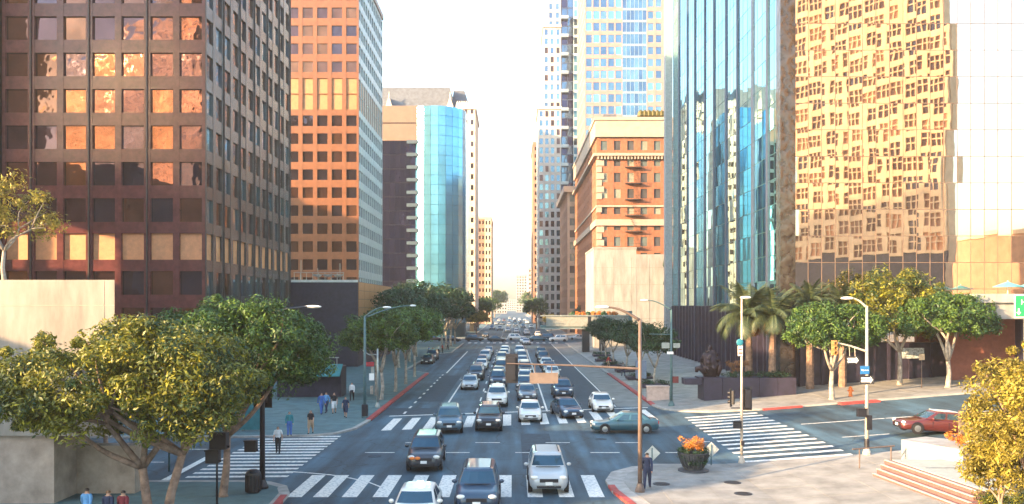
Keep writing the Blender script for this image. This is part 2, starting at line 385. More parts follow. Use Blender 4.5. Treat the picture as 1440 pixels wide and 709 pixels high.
# access covers
for px, py, where in ((930, 685, 'beside the walking man'), (1030, 683, 'on the pale corner by the planter'), (1045, 699, 'on the pale corner towards the steps')):
    x, y = G(px, py); b = MB().lathe([(.0, -.02), (.42, -.02), (.42, .012), (.36, .016), (.0, .016)], 20)
    t = thing('manhole_cover', 'round dark metal cover ' + where, 'manhole cover', (x, y, .155 + h(x)), 0, 'covers on the corner'); b.build('ring', BLACK, t)
    b = MB()
    for a in (-.2, -.07, .07, .2): b.box(-.28, .28, a - .03, a + .03, .017, .024)
    b.build('grip_ribs', DARKM, t)
for x, y in ((1.2, 53.4), (-8.2, 51), (6.0, 57.5)):
    b = MB().lathe([(.0, 0), (.4, 0), (.4, .008), (.0, .01)], 20); o = b.build('access_cover', ASPH2, road, (x, y, .008))

# ---------------------------------------------------------------- facades
NPART = {}
PANEMESH = {}
def pane_mesh(nm, w_, h_, m, t=.05):
    k = (nm, round(w_, 3), round(h_, 3), m.name)
    if k not in PANEMESH: PANEMESH[k] = MB().box(-w_ / 2, w_ / 2, -t / 2, t / 2, -h_ / 2, h_ / 2).mesh(nm, m)
    return PANEMESH[k]
def frame_of(A, B, z=0):
    A, B = Vector(A), Vector(B); u = (B - A).normalized(); n = Vector((u.y, -u.x))
    M = Matrix(((u.x, n.x, 0, A.x), (u.y, n.y, 0, A.y), (0, 0, 1, z), (0, 0, 0, 1)))
    return M, (B - A).length, math.atan2(u.y, u.x)      # local (s along, t outwards, z)
def facade(parent, A, B, z0, ncol, nrow, fh, ww, wh, sill, recess, wallmat, panes, name='window', edge=0.0, special=None, tilt=.006, vis=None, wallname='wall', parts=True, stuffname='upper_windows'):
    """grid wall with real openings; each opening holds a pane of its own. special: {row: (mat, name, wh, sill)}; vis(c,r): pane is an object"""
    M, L, ang = frame_of(A, B)
    special = special or {}
    pu = (L - 2 * edge) / ncol
    wl = MB(M)
    H = nrow * fh
    xs = [edge + (c + .5) * pu for c in range(ncol)]
    s0 = 0.0
    for c in range(ncol + 1):
        e = xs[c] - ww / 2 if c < ncol else L
        wl.box(s0, e, -recess - .1, 0, z0, z0 + H); s0 = e + ww
    rest = {}
    for r in range(nrow):
        m_, nm, wh_, sl = special.get(r, (None, name, wh, sill))
        za = z0 + r * fh + sl; zb = za + wh_
        ztop = z0 + (r + 1) * fh + (special.get(r + 1, (0, 0, 0, sill))[3] if r + 1 < nrow else 0)
        if r == 0: 
            for c in range(ncol): wl.box(xs[c] - ww / 2, xs[c] + ww / 2, -recess - .1, -.03, z0, za)
        for c in range(ncol): wl.box(xs[c] - ww / 2, xs[c] + ww / 2, -recess - .1, -.03, zb, ztop)
        for c in range(ncol):
            m = m_ or random.choice(panes)
            loc = M @ Vector((xs[c], -recess, (za + zb) / 2))
            key = (id(parent), nm)
            if parts and NPART.get(key, 0) < 290 and (vis is None or vis(c, r)):
                NPART[key] = NPART.get(key, 0) + 1
                o = obj(nm, pane_mesh(nm, ww, wh_, m), parent, loc)
                o.rotation_euler = (random.uniform(-tilt, tilt), 0, ang + random.uniform(-tilt, tilt))
            else:
                mb = rest.setdefault(m.name, MB())
                mb.M = Matrix.Translation(loc) @ Matrix.Rotation(ang + random.uniform(-tilt, tilt), 4, 'Z') @ Matrix.Rotation(random.uniform(-tilt, tilt), 4, 'X')
                mb.box(-ww / 2, ww / 2, -.025, .025, -wh_ / 2, wh_ / 2)
    wl.build(wallname, wallmat, parent)
    for k, mb in rest.items():
        mb.M = None; o = mb.build(stuffname, MATS[k], parent); o['kind'] = 'stuff'
    return pu
def core(parent, x0, x1, y0, y1, z0, z1, m=DARKC, name='core'):
    return MB().box(x0, x1, y0, y1, z0, z1).build(name, m, parent)

# --- brown granite tower on the plaza (its lower storeys have copper louvres)
def granite_tower(name, label, x0, x1, y0, y1, nrow, fh, fcols, scols, wall, panes_f, panes_s, spec_f, wallside=None, fins=True, visf=None, viss=None, ww=2.35, wh=2.45, sww=1.95, zb=1.8):
    t = thing(name, label, 'tower', (x1, y0, 0)); W, D = x1 - x0, y1 - y0
    core(t, -W + .6, -.6, .6, D, -1, nrow * fh)
    facade(t, (-W, 0), (0, 0), zb, fcols, nrow, fh, ww, wh, .75, .32, wall, panes_f, special=spec_f, vis=visf, tilt=.012)
    facade(t, (0, .003), (0, D), zb, scols, nrow, fh, sww, wh, .75, .25, wallside or wall, panes_s, special={k: v for k, v in spec_f.items()}, vis=viss, tilt=.02, wallname='side_wall')
    MB().box(-W - .2, .25, -.25, D + .2, zb + nrow * fh, zb + nrow * fh + 1.2).build('parapet', wall, t); MB().box(-W - .05, .05, -.06, D, -1, zb).build('plinth', wall, t)
    if fins:
        pu = W / fcols
        for k in range(1, fcols, 2): MB().box(-W + k * pu - .07, -W + k * pu + .07, -.16, -.002, 0, nrow * fh).build('fin', DARKM, t)
        for k in range(0, scols + 1, 2): MB().box(.002, .12, k * D / scols + .02, k * D / scols + .09, 0, nrow * fh).build('fin', DARKM, t)
    return t
GRANS = mat('sky_tinted_granite_side', (.05, .058, .064), .18, var=.2, scale=1.2, spec=.6, wave=.03, wscale=.5)  # bluish sky reflection on the side face put into the granite colour
spA = {3: (LOUV, 'louvre_panel', 2.7, .65), 4: (LOUV, 'louvre_panel', .45, .1)}
spA = {3: (LOUV, 'louvre_panel', 2.75, .6)}
TA = granite_tower('office_tower', 'brown polished granite tower beside the concrete terrace with copper louvre band low down', -53.2, -32, 89, 123, 17, 3.8, 7, 12, GRAN, PANE, PANE + BPANE, spA, wallside=GRANS, visf=lambda c, r: r < 13, viss=lambda c, r: r < 13)
b = MB(); b.box(-6, 0, 0, 20, 0, 66)
ta2 = thing('glazed_tower', 'pale blue glazed tower adjoining the brown granite tower', 'tower', (-53.3, 88.4, 0))
core(ta2, -20, -.3, .4, 22, -1, 62)
facade(ta2, (-20.0, 0), (0, 0), 0, 6, 17, 3.82, 2.9, 2.5, .7, .15, mat('pale_metal_band', (.55, .47, .38), .35, metal=.3), CYAN, tilt=.01, vis=lambda c, r: c > 3)
GRAN2S = mat('sky_tinted_side_stone', (.36, .42, .43), .35, var=.1, scale=.6)  # side face out of the sun: sky blue put into its colour
sp2 = {12: (LOUV2, 'louvre_panel', 3.25, .45), 13: (LOUV2, 'louvre_panel', 3.2, .03)}
T2 = granite_tower('office_tower', 'orange brown granite tower behind the dark podium with one tall louvre storey', -59, -31.8, 177, 209.5, 20, 3.73, 9, 12, GRAN2, PANE, BPANE, sp2, wallside=GRAN2S, fins=False, visf=lambda c, r: c >= 3 and r > 2, viss=lambda c, r: r > 3, wh=2.2, ww=2.15, sww=2.15, zb=4.5)
# --- dark podium between them with roof railing and aerials
t = thing('podium_building', 'low dark stone podium with street side panels coloured sunlit orange', 'building', (-22.4, 124, 0))
core(t, -30, -.02, .02, 34, -1, 12.5, DARKS, 'wall')
MB().box(-30, .02, -.12, .0, 12.4, 12.75).build('coping', mat('white_coping', (.6, .6, .58), .6), t)
m_ = MB()
for k in range(5):
    z = 6.2 + k * 1.26
    for j in range(7):
        obj('sun_tinted_panel', pane_mesh('sun_tinted_panel', 4.7, 1.2, LOUV2, .08), t, (.05, 2.7 + j * 4.8, z + .6)).rotation_euler = (0, random.uniform(-.004, .004), math.pi / 2)  # orange of reflected sun on this side put into the panel colour
for k in range(9): MB().tube([(-9.5 + k * .9, 1, 12.7), (-9.5 + k * .9, 1, 13.9)], .05).build('rail_post', STEEL, t)
MB().tube([(-9.6, 1, 13.85), (-2.2, 1, 13.85)], .05).build('handrail', STEEL, t)
for x, z in ((-9.0, 15.8), (-3.2, 15.3), (-6.5, 14.6)): MB().tube([(x, 3, 12.4), (x, 3, z)], .05).build('aerial', STEEL, t)
b = MB()
for p, q in (((-20, 2, 12.7), (-20, 2, 16.2)), ((-20, 2, 16.2), (-17.6, 2, 12.7)), ((-20, 2, 13), (-16.4, 2, 14)), ((-17.6, 2, 12.7), (-16.4, 2, 14)), ((-16.4, 2, 14), (-16.4, 2, 12.7))): b.tube([p, q], .13)
b.build('roof_truss', STEEL, t)
for k in range(3): MB().lathe([(.1, 0), (.5, .12), (.8, .4)], 12, (0, 0, 0)).build('dish_aerial', LAMPW, t, (-6.2 + k * 1.5, 1.6, 13.2))

# --- curved blue glass building with a dark glass wing and stacked balconies
t = thing('curved_glass_tower', 'round cornered sky blue glass tower with dark glass wing and white balconies', 'tower', (-14.2, 240, 0))
HT = 65
core(t, -24, -13.5, 1.2, 30, -1, 60); core(t, -9.5, -.6, 8, 40, -1, HT - 1)
wing = MB()
facade(t, (-24.5, 0), (-13.0, 0), 8, 8, 12, 3.95, 1.42, 3.85, .05, .08, DARKM, NAVY, name='dark_pane', tilt=.004)
MB().box(-24.6, -12.5, -.15, 1.0, 55.4, 65.2).build('stone_crown', mat('peach_stone', (.21, .14, .11), .7, var=.08, scale=.4), t)
MB().box(-24.6, -12.5, -.22, -.16, 60.2, 60.5).build('joint', DARKM, t)
# curved bay
ccx, ccy, rr = -7.6, 7.0, 8.5
angs = [R(-180 + 14 * k) for k in range(14)]
rows = 22; fh = (HT - 4) / rows
for i in range(len(angs) - 1):
    a, b2 = angs[i], angs[i + 1]; am = (a + b2) / 2; cw = 2 * rr * math.sin((b2 - a) / 2)
    px, py = ccx + rr * math.cos(am), ccy + rr * math.sin(am)
    for r in range(rows):
        o = obj('curved_pane', pane_mesh('curved_pane', cw - .06, fh - .1, random.choice(CYAN), .06), t, (px * 1.0, py, 4 + (r + .5) * fh))
        o.rotation_euler = (random.uniform(-.004, .004), 0, am + math.pi / 2)
MB().lathe([(rr - .12, 0), (rr - .12, HT - .3)], 40, (ccx, ccy, 0)).build('mullion_grid', mat('teal_mullion', (.05, .13, .17), .4, metal=.5), t)
for r in range(14):
    z = 8.4 + r * 3.55
    o = MB().box(-15.4, -12.3, -.5, .6, z, z + .95).build('balcony', mat('blue_grey_balcony', (.06, .10, .14), .6), t)
MB().box(-15.6, -12.4, .6, 1.1, 2, 55.3).build('balcony_recess', DARKC, t)
MB().box(-8, .3, 14.2, 40, 0, HT).build('street_wall', CYAN[2], t)

# --- ivory building with slate mansard roof behind it
t = thing('mansard_tower', 'ivory stone tower with slate mansard roof and small gabled dormers', 'tower', (-12.6, 292, 0))
core(t, -36, -.4, .4, 30, -1, 74)
facade(t, (-6.2, 0), (0, 0), 3, 3, 20, 3.72, .95, 1.7, 1.0, .25, IVORY, PANE[:3], tilt=.004)
facade(t, (0, .003), (0, 30), 3, 9, 20, 3.72, 1.2, 1.7, 1.0, .25, IVORY, PANE[:3], tilt=.004, wallname='side_wall')
MB().box(-40, -6.2, .1, 2, 0, 73).build('recessed_wall', IVORY, t)
MB().frustum((-40, -6.5, 0, 30), 73, (-38, -9, 5, 25), 85).build('roof', SLATE, t)
MB().frustum((-9, -1.4, 6, 30), 76, (-8, -4.2, 10, 26), 85.2).build('roof', SLATE, t)
for x in (-29.5, -8.6):
    b = MB(); b.add([(x - 2.2, -.6, 73), (x + 2.2, -.6, 73), (x + 1.6, -.6, 75.5), (x, -.6, 80.5), (x - 1.6, -.6, 75.5), (x - 2.2, 4, 73), (x + 2.2, 4, 73), (x + 1.6, 4, 75.5), (x, 4, 80.5), (x - 1.6, 4, 75.5)],
          [(0, 1, 2, 3, 4), (5, 9, 8, 7, 6), (0, 5, 6, 1), (1, 6, 7, 2), (2, 7, 8, 3), (3, 8, 9, 4), (4, 9, 5, 0)])
    d = b.build('dormer', IVORY, t); MB().lathe([(.9, 0), (.9, .1)], 12).build('dormer_window', PANE[2], d, (x, -.72, 75.6)); 
    MB().lathe([(.12, 0), (.3, .5), (.02, 2.2)], 8).build('finial', IVORY, d, (x, .3, 80.2))
for k in range(9): MB().lathe([(.35, 0), (.5, .5), (.12, 1.6)], 6).build('parapet_finial', IVORY, t, (-6 + k * .75, 0, 77.4))
MB().box(-6.6, .35, -.4, 30, 76.2, 77.5).build('cornice', IVORY, t)
# --- brown office block, further along
t = thing('brown_slab_block', 'brown and beige concrete block past the ivory tower', 'building', (-10.2, 420, 0))
core(t, -8, -.4, .4, 40, -1, 50)
facade(t, (-8, 0), (-3.2, 0), 0, 3, 14, 3.7, .9, 1.8, 1, .2, TERRA, PANE[:3]); facade(t, (-3.2, .0), (0, 0), 0, 2, 14, 3.7, .8, 2.0, .8, .2, BEIGE, PANE[:3], wallname='beige_wall')
facade(t, (0, .003), (0, 40), 0, 10, 14, 3.7, 1.6, 1.8, 1, .2, BEIGE, PANE[:3], wallname='side_wall'); MB().box(-8.2, .2, -.2, 40, 51.8, 53).build('parapet', BEIGE, t)
# --- far end of the street
def far_block(label, x0, x1, y0, dep, H, m, nc, roofname='parapet'):
    t = thing('distant_building', label, 'building', (x0, y0, 0)); W = x1 - x0; nr = max(2, int(H / 3.8))
    core(t, .4, W - .4, .4, dep, -1, nr * 3.8 - .3)
    facade(t, (0, 0), (W, 0), 0, nc, nr, 3.8, W / nc * .5, 1.9, 1, .2, m, PANE[:3], parts=False, stuffname='windows')
    if x1 < 0: facade(t, (W, .003), (W, dep), 0, 6, nr, 3.8, dep / 6 * .5, 1.9, 1, .2, m, PANE[:3], parts=False, wallname='side_wall', stuffname='windows')
    else: facade(t, (0, dep), (0, .003), 0, 6, nr, 3.8, dep / 6 * .5, 1.9, 1, .2, m, PANE[:3], parts=False, wallname='side_wall', stuffname='windows')
    MB().box(-.2, W + .2, -.2, dep, nr * 3.8, nr * 3.8 + .9).build(roofname, m, t)
far_block('peach stone block before the end of the street', 14.5, 26, 760, 60, 44, BEIGE, 4)
far_block('low cream block at the far end of the tree side', -34, -14, 560, 60, 26, IVORY, 6)
far_block('wide pale block closing the street in the haze', -26, -6, 980, 60, 30, WHITEW, 7)
far_block('pale tower closing the street in the haze', 6, 34, 1150, 60, 52, WHITEW, 8)
far_block('hazy grey block far beyond the junction trees', -70, -30, 800, 60, 40, IVORY, 8)
far_block('low white block across the end of the street', -14, 12, 1500, 40, 22, WHITEW, 8)

# --- slim brown tower, condominium tower, pink tower
t = thing('slim_brown_tower', 'slim brown brick tower beside the white balcony tower', 'tower', (10.6, 430, 0))
core(t, .4, 6, .4, 40, -1, 88)
facade(t, (0, 0), (6, 0), 0, 2, 24, 3.75, 1.4, 1.9, 1, .2, TERRA, PANE[:3]); facade(t, (0, 40), (0, .003), 0, 8, 24, 3.75, 2.6, 1.9, 1, .2, TERRA, PANE[:3], wallname='side_wall')
MB().box(-.3, 6.3, -.3, 40, 90, 91.5).build('cornice', TERRA, t)
WFR = mat('white_concrete_frame', (.50, .47, .44), .7, var=.06, scale=.4)
t = thing('balcony_tower', 'tall stepped white residential tower with blue glass strip and balconies', 'tower', (10.2, 330, 0))
for k, (x0, x1, z0, z1, y0) in enumerate(((0, 8.8, 0, 85, 0), (2.0, 8.8, 85, 117, 1.2), (3.6, 8.8, 117, 165, 2.4))):
    nr = int(round((z1 - z0) / 3.55)); fhh = (z1 - z0) / nr; nc = max(2, int(round((x1 - x0) / 2.2)))
    core(t, x0 + .4, x1, y0 + .4, y0 + 25, z0 - 1, z1 - .3)
    facade(t, (x0, y0), (x1, y0), z0, nc, nr, fhh, 1.3, 2.3, .6, .3, WFR, BPANE + PANE[:1], vis=lambda c, r: True)
    facade(t, (x0, y0 + 25), (x0, y0 + .003), z0, 8, nr, fhh, 2.0, 2.2, .7, .3, WFR, BPANE, wallname='side_wall', parts=False, stuffname='side_windows')
    MB().box(x0 - .5, x1 + .2, y0 - .5, y0 + 25, z1, z1 + 1.0).build('cornice', WFR, t)
core(t, 9.2, 18.6, .6, 26, -1, 164)
facade(t, (8.9, .2), (13.6, .2), 0, 2, 46, 3.55, 2.1, 3.2, .15, .15, mat('navy_mullion', (.06, .08, .13), .4, metal=.5), BPANE[2:] + NAVY[:1], name='blue_pane', parts=True)
facade(t, (13.6, 0), (18.9, 0), 0, 2, 46, 3.55, 2.3, 2.6, .15, .12, mat('pale_slab_edge', (.50, .55, .55), .5), [CYAN[0], BPANE[1], CYAN[2]], name='teal_pane')
for k in range(17):
    b = MB().box(8.7, 11.6, -1.5, .1, 0, .25); b.box(8.7, 11.6, -1.5, -1.42, .3, 1.25); o = b.build('balcony', mat('balcony_glass', (.30, .36, .40), .2, metal=.4), t, (0, 0, 6 + k * 7.1))
t = thing('pink_granite_tower', 'pink granite office tower with blue glass centre behind the brick hotel', 'tower', (24, 280, 0))
core(t, .4, 27.6, .6, 34, -1, 126)
PW = BPANE + [CYAN[2]]
facade(t, (0, 0), (12.2, 0), 40, 5, 22, 3.9, 1.95, 2.6, .7, .2, PINKG, PW, vis=lambda c, r: r > 3)
facade(t, (12.2, 0), (20.2, 0), 40, 6, 22, 3.9, 1.18, 3.1, .4, .12, mat('grey_blue_band', (.22, .28, .33), .3, metal=.3), BPANE, name='centre_pane', vis=lambda c, r: r > 3, wallname='centre_wall')
facade(t, (20.2, 0), (28, 0), 40, 3, 22, 3.9, 1.75, 2.4, .8, .2, PINKG, PW, name='outer_window', vis=lambda c, r: r > 3, wallname='outer_wall')
facade(t, (0, 34), (0, .003), 40, 10, 22, 3.9, 2.2, 2.4, .8, .2, PINKG, PW, parts=False, wallname='side_wall', stuffname='side_windows')
MB().box(0, 28, 0, 34, 0, 40).build('podium', PINKG, t)

# --- brick hotel with cornices and fire escape
t = thing('brick_hotel', 'old red brick hotel with stone cornices and iron fire escape', 'hotel', (19.2, 192, 0)); FW, FD = 18, 68
core(t, .6, FW, .6, FD, -1, 50)
zs = 4.2; nfl = 13
M_, _, _ = frame_of((0, 0), (FW, 0))
facade(t, (0, 0), (FW, 0), 0, 6, nfl, 3.6, 1.5, 2.1, .8, .25, BRICK, BRICKW, vis=lambda c, r: True, tilt=.003)
facade(t, (0, FD), (0, .003), 0, 17, nfl, 3.6, 1.5, 2.1, .8, .25, BRICK, BRICKW, wallname='side_wall', tilt=.003)
CREAM = mat('cream_stone_trim', (.36, .29, .235), .8, var=.08, scale=.8)
MB().box(-.5, FW, -.55, FD, 46.9, 50.6).build('attic_band', CREAM, t); MB().box(-.75, FW, -.8, FD, 50.6, 51.3).build('cornice', CREAM, t)
MB().box(-.9, FW, -.95, FD, 42.6, 43.2).build('cornice', CREAM, t)
for k in range(24): MB().box(-.02 + k * .75, .33 + k * .75, -.7, -.01, 41.9, 42.6).build('bracket', CREAM, t)
MB().box(-.45, FW, -.5, FD, 27.0, 28.4).build('belt_course', CREAM, t); MB().box(-.25, FW, -.3, FD, 31.2, 31.6).build('belt_course', CREAM, t)
for k in range(28): 
    if not (25.8 < k * 1.5 < 28.6 or 30.3 < k * 1.5 < 31.7): MB().box(-.12, 1.5 if k % 2 else 1.0, -.14, .9, k * 1.5, k * 1.5 + 1.3).build('quoin', CREAM, t)
IRON = mat('fire_escape_iron', (.05, .035, .03), .7)
for k in range(6):
    z = 21.6 + k * 3.6 + .35
    b = MB().box(6.2, 10.0, -1.2, -.06, z, z + .1)
    for x in np.arange(6.2, 10.05, .42): b.box(x - .02, x + .02, -1.2, -1.16, z, z + 1.0)
    b.box(6.2, 10, -1.21, -1.15, z + .96, z + 1.02)
    for q in range(9): b.box(8.9 - q * .22, 9.15 - q * .22, -1.0, -.5, z + .1 + q * .38, z + .16 + q * .38)
    b.build('fire_escape_landing', IRON, t)
MB().box(2, 5, 6, 9, 51.5, 53.4).build('roof_plant_box', SLATE, t)
for k in range(7): MB().lathe([(.2, 0), (.9, .5), (.7, 1.4), (.1, 1.9)], 7).build('roof_shrub', LEAF[3], t, (10 + k * .95, 1.5, 51.5))
# stone wing further down the street
t = thing('stone_annexe', 'cream stone annexe with deep cornice down the street from the brick hotel', 'building', (17.0, 262, 0))
core(t, .5, 12, .5, 40, -1, 43)
facade(t, (0, 0), (12, 0), 0, 4, 12, 3.65, 1.5, 2.2, .8, .25, BEIGE, BRICKW); facade(t, (0, 40), (0, .003), 0, 10, 12, 3.65, 1.6, 2.2, .8, .25, TERRA, BRICKW, wallname='side_wall')
MB().box(-1.2, 12, -1.2, 40, 43.8, 45.6).build('cornice', BEIGE, t)
# --- blank white wall building in front of the hotel
t = thing('white_walled_building', 'windowless white plaster building in front of the brick hotel', 'building', (16.4, 171, 0))
MB().box(0, 8.5, 0, 19, -1, 20.4).build('wall', WHITEW, t); MB().box(8.5, 15.2, .03, 19, -1, 19.3).build('wall', WHITEW, t)
MB().box(-.12, 8.6, -.12, 19.1, 20.4, 20.7).build('coping', WHITEW, t)
for k in range(4): MB().box(.3 + k * 3.6, .36 + k * 3.6, -.012, .0, 0, 18.6).build('render_joint', CONC, t)
for k in range(5): MB().box(.0, 15.1, -.012, .0, 3 + k * 3.4, 3.06 + k * 3.4).build('render_joint', CONC, t)
b = MB()
for k in range(7): b.ball((14.4 + random.uniform(-.4, .4), -.9, 11.6 + k * .95), (.6, .5, .7), 7, 5, .25)
b.build('climbing_plant', LEAF[2], t)

# --- mirror glass tower on the plaza
t = thing('mirror_glass_tower', 'tall mirror glass tower with folded teal side rising from the plaza', 'tower', (26.4, 82, 0)); GT = t
core(t, .9, 52, .5, 58, -1, 69.5)
def curtain(parent, A, B, z0, ncol, nrow, fh, mats, name, vis, tilt, gap=.05, mull=DARKM, depth=.1, fgrid=True, fat=None):
    M, L, ang = frame_of(A, B); pw = L / ncol; rest = {}; gr = MB(M)
    for c in range(ncol):
        for r in range(nrow):
            m = random.choice(mats); loc = M @ Vector(((c + .5) * pw, 0, z0 + (r + .5) * fh)); tx, tz = random.gauss(0, tilt), random.gauss(0, tilt)
            key = (id(parent), name)
            if vis(c, r) and NPART.get(key, 0) < 295:
                NPART[key] = NPART.get(key, 0) + 1
                o = obj(name, pane_mesh(name, pw - gap, fh - gap, m, .04), parent, loc); o.rotation_euler = (tx, 0, ang + tz)
            else:
                mb = rest.setdefault(m.name, MB()); mb.M = Matrix.Translation(loc) @ Matrix.Rotation(ang + tz, 4, 'Z') @ Matrix.Rotation(tx, 4, 'X')
                mb.box(-pw / 2 + gap / 2, pw / 2 - gap / 2, -.02, .02, -fh / 2 + gap / 2, fh / 2 - gap / 2)
    for k, mb in rest.items():
        mb.M = None; o = mb.build(name + '_field', MATS[k], parent); o['kind'] = 'stuff'
    for c in range(ncol + 1): gr.box(c * pw - .03, c * pw + .03, -depth, .035, z0, z0 + nrow * fh)
    for r in range(nrow + 1): gr.box(0, L, -depth, .03, z0 + r * fh - .03, z0 + r * fh + .03)
    gr.build('mullion_grid', mull, parent)
MULL = mat('bronze_mullion', (.20, .13, .09), .4, metal=.4)
curtain(t, (.75, 0), (51.5, 0), 5.5, 39, 25, 2.55, MIRR, 'glass_panel', lambda c, r: c < 16 and r < 13, .0028, mull=MULL)
NF = 5; fy = 58.0 / NF
for k in range(NF):
    y1 = 58 - k * fy; ym = y1 - fy * .5; y0 = y1 - fy
    curtain(t, (.05, y1), (-.06, ym + .25), 9.0, 3, 24, 2.55, TEALG, 'teal_panel', lambda c, r: r < 12, .003, mull=mat('teal_dark_mullion', (.03, .10, .11), .4, metal=.4))
    curtain(t, (-.06, ym - .25), (.05, y0 + .25), 9.0, 3, 24, 2.55, TEALG, 'teal_panel', lambda c, r: r < 12, .003, mull=MATS['teal_dark_mullion'])
    MB().box(-.24, .1, ym - .25, ym + .25, 0, 70.2).build('rib_column', mat('navy_rib', (.05, .06, .11), .4, metal=.3), t)
    MB().box(-.12, .2, y0 - .24, y0 + .24, 0, 70.2).build('rib_column', mat('rust_rib', (.20, .09, .05), .4, metal=.3) if k == NF - 1 else MATS['navy_rib'], t)
MB().box(-.75, .70, -.45, .9, 0, 70.6).build('corner_pier', mat('smoked_pier', (.10, .08, .07), .12, metal=.7, var=.3, scale=1.2, wave=.05, wscale=1.2), t)
MB().box(-1.2, -.05, 58.1, 59.6, 0, 70.4).build('end_pier', mat('grey_pier', (.24, .26, .28), .5), t)
b = MB().box(.25, .8, .9, 58, -1, 9.0); b.build('dark_base_wall', DARKS, t)
for k in range(26): MB().box(-.5, .22, 1.4 + k * 2.2, 1.75 + k * 2.2, -.2, 8.95).build('base_fin', DARKS, t)
MB().box(.72, 51.5, .12, .5, -1, 5.45).build('dark_base_front', DARKS, t)
for k in range(24): MB().box(1.2 + k * 2.1, 1.5 + k * 2.1, -.2, .1, -.2, 5.4).build('base_fin', DARKS, t)
MB().box(-1.1, 52, -.5, 58, 70.6, 72).build('parapet', DARKS, t)

# --- out-of-frame buildings: some mirrored in the glass, some added to shade the street
t = thing('limestone_grid_tower', 'golden limestone grid tower mirrored in the glass tower', 'tower', (65.2, -34.3, 0))
core(t, .8, 34, -22, -.8, -1, 88); t.rotation_euler = (0, 0, math.atan2(.8, .6) + math.pi)
t.rotation_euler = (0, 0, 0)
for ch in list(t.children): bpy.data.objects.remove(ch, do_unlink=True)
Bx, By = 21.2, 28.3
A_ = Vector((Bx, By)); n_ = Vector((.8, -.6))            # depth direction, away from the street
b = MB().prism([tuple(A_ + n_ * .9), (n_ * .9)[:], tuple(n_ * 4), tuple(A_ + n_ * 4)], -1, 92); b.build('core', LIME, t)
facade(t, tuple(A_), (0, 0), 20, 8, 18, 4.0, 3.3, 2.75, .6, .4, LIME, [TERRA, GRAN2, GRAN, GRAN, LOUV, PANE[2]], parts=False, stuffname='windows')
b = MB().prism([tuple(A_ + n_ * .3), (n_ * .3)[:], (n_ * .9)[:], tuple(A_ + n_ * .9)], 0, 20); b.build('shaded_storeys', DARKS, t)  # shade below the sunlit grid put in as a dark colour
M_, L_, _ = frame_of(tuple(A_), (0, 0)); gb = MB(M_)
for c in range(8):
    xc = (c + .5) * L_ / 8
    for dx in (-.55, .55): gb.box(xc + dx - .11, xc + dx + .11, -.38, -.08, 20, 92)
for r in range(18): gb.box(0, L_, -.38, -.1, 20 + r * 4 + 2.1, 20 + r * 4 + 2.32)
gb.build('window_bars', LIME, t)
t = thing('brown_block', 'low brown block mirrored low in the glass tower', 'building', (106, -60, 0)); MB().box(0, 30, 0, 75, -1, 24).build('wall', TERRA, t); MB().box(-.3, 30, -.3, 75, 24, 25).build('parapet', BEIGE, t)
t = thing('glint_slab_tower', 'unseen bronze slab tower added to put orange glints in the granite tower windows', 'tower', (-185, -165, 0)); MB().prism([(.3, -.3), (6, -6), (99, 87), (93.3, 92.7)], -1, 100.5).build('core', DARKS, t)  # added out of view, angled so orange reflects in the granite tower's windows
facade(t, (93, 93), (0, 0), 0, 20, 25, 4.0, 5.2, 2.9, .6, .3, mat('bronze_cladding', (.55, .22, .09), .5), [PANE[2], GRAN, DARKS], parts=False, stuffname='windows')
t = thing('low_shade_block', 'unseen low block added beside the viewpoint to shade the junction', 'building', (-78, -22, 0))  # sun blocker added out of view, keeps the junction in shade
MB().box(0, 30, 0, 58, -1, 14.5).build('wall', BEIGE, t); MB().box(-.2, 30.2, -.2, 58, 14.5, 15.2).build('parapet', BEIGE, t)
t = thing('mid_shade_block', 'unseen block added beside the concrete terrace to cut the low sun', 'building', (-78, 37, 0))  # second sun blocker added outside the frame
MB().box(0, 29, 0, 32, -1, 26).build('wall', BEIGE, t); MB().box(-.2, 29.2, 0, 32, 26, 27).build('parapet', BEIGE, t)
t = thing('shading_tower', 'unseen slotted tower added to shade the granite tower', 'tower', (-118, 28, 0))  # added sun blocker, open slot lets a band of sun onto the louvres
MB().box(32, 40, 10, 44, -1, 22.5).build('wall', BEIGE, t); MB().box(32, 40, 10, 44, 29.5, 85).build('wall', BEIGE, t)
for k in range(4): MB().box(35, 36, 10.5 + k * 10.8, 11.3 + k * 10.8, 22.5, 29.5).build('column', BEIGE, t)
t = thing('rear_shade_block', 'unseen block added to shade the foot of the orange brown tower', 'building', (-132, 136, 0))  # added unseen to shade the lower front of the further granite tower
MB().box(0, 34, 0, 34, -1, 47).build('wall', BEIGE, t); MB().box(6, 20, 4, 28, 47, 52).build('roof_storey', BEIGE, t)

# --- raised concrete terrace with piers
t = thing('concrete_terrace', 'raised pale concrete terrace on square piers with a tree on top', 'terrace', (-17.7, 38, 0))
MB().prism([(-30, 0), (0, 0), (-2.7, 5.6), (-30, 5.6)], 3.2, 10.15).build('parapet_wall', WALLC, t)
for k in range(3): MB().box(-30, .0, -.012, .0, 4.2 + k * 2.4, 4.235 + k * 2.4).build('joint_line', WALLC2, t)
for k in range(6): MB().box(-.5 - k * 4.8, -.46 - k * 4.8, -.012, .0, 3.3, 10.1).build('joint_line', WALLC2, t)
for k in range(5):
    c = MB().box(-5.3 - k * 6, -2.8 - k * 6, .2, 3.0, -.2, 3.25).build('pier', WALLC2, t)
x, y, _ = P(115, 640, 41); t = thing('low_wall', 'brown concrete wall block behind the leaning tree trunks', 'wall', (x, 40.2, 0))
MB().box(0, 2.9, 0, .7, -.05, 2.3).build('wall_body', WALLC2, t); MB().box(-.06, 2.96, -.06, .76, 2.3, 2.42).build('coping', WALLC2, t)

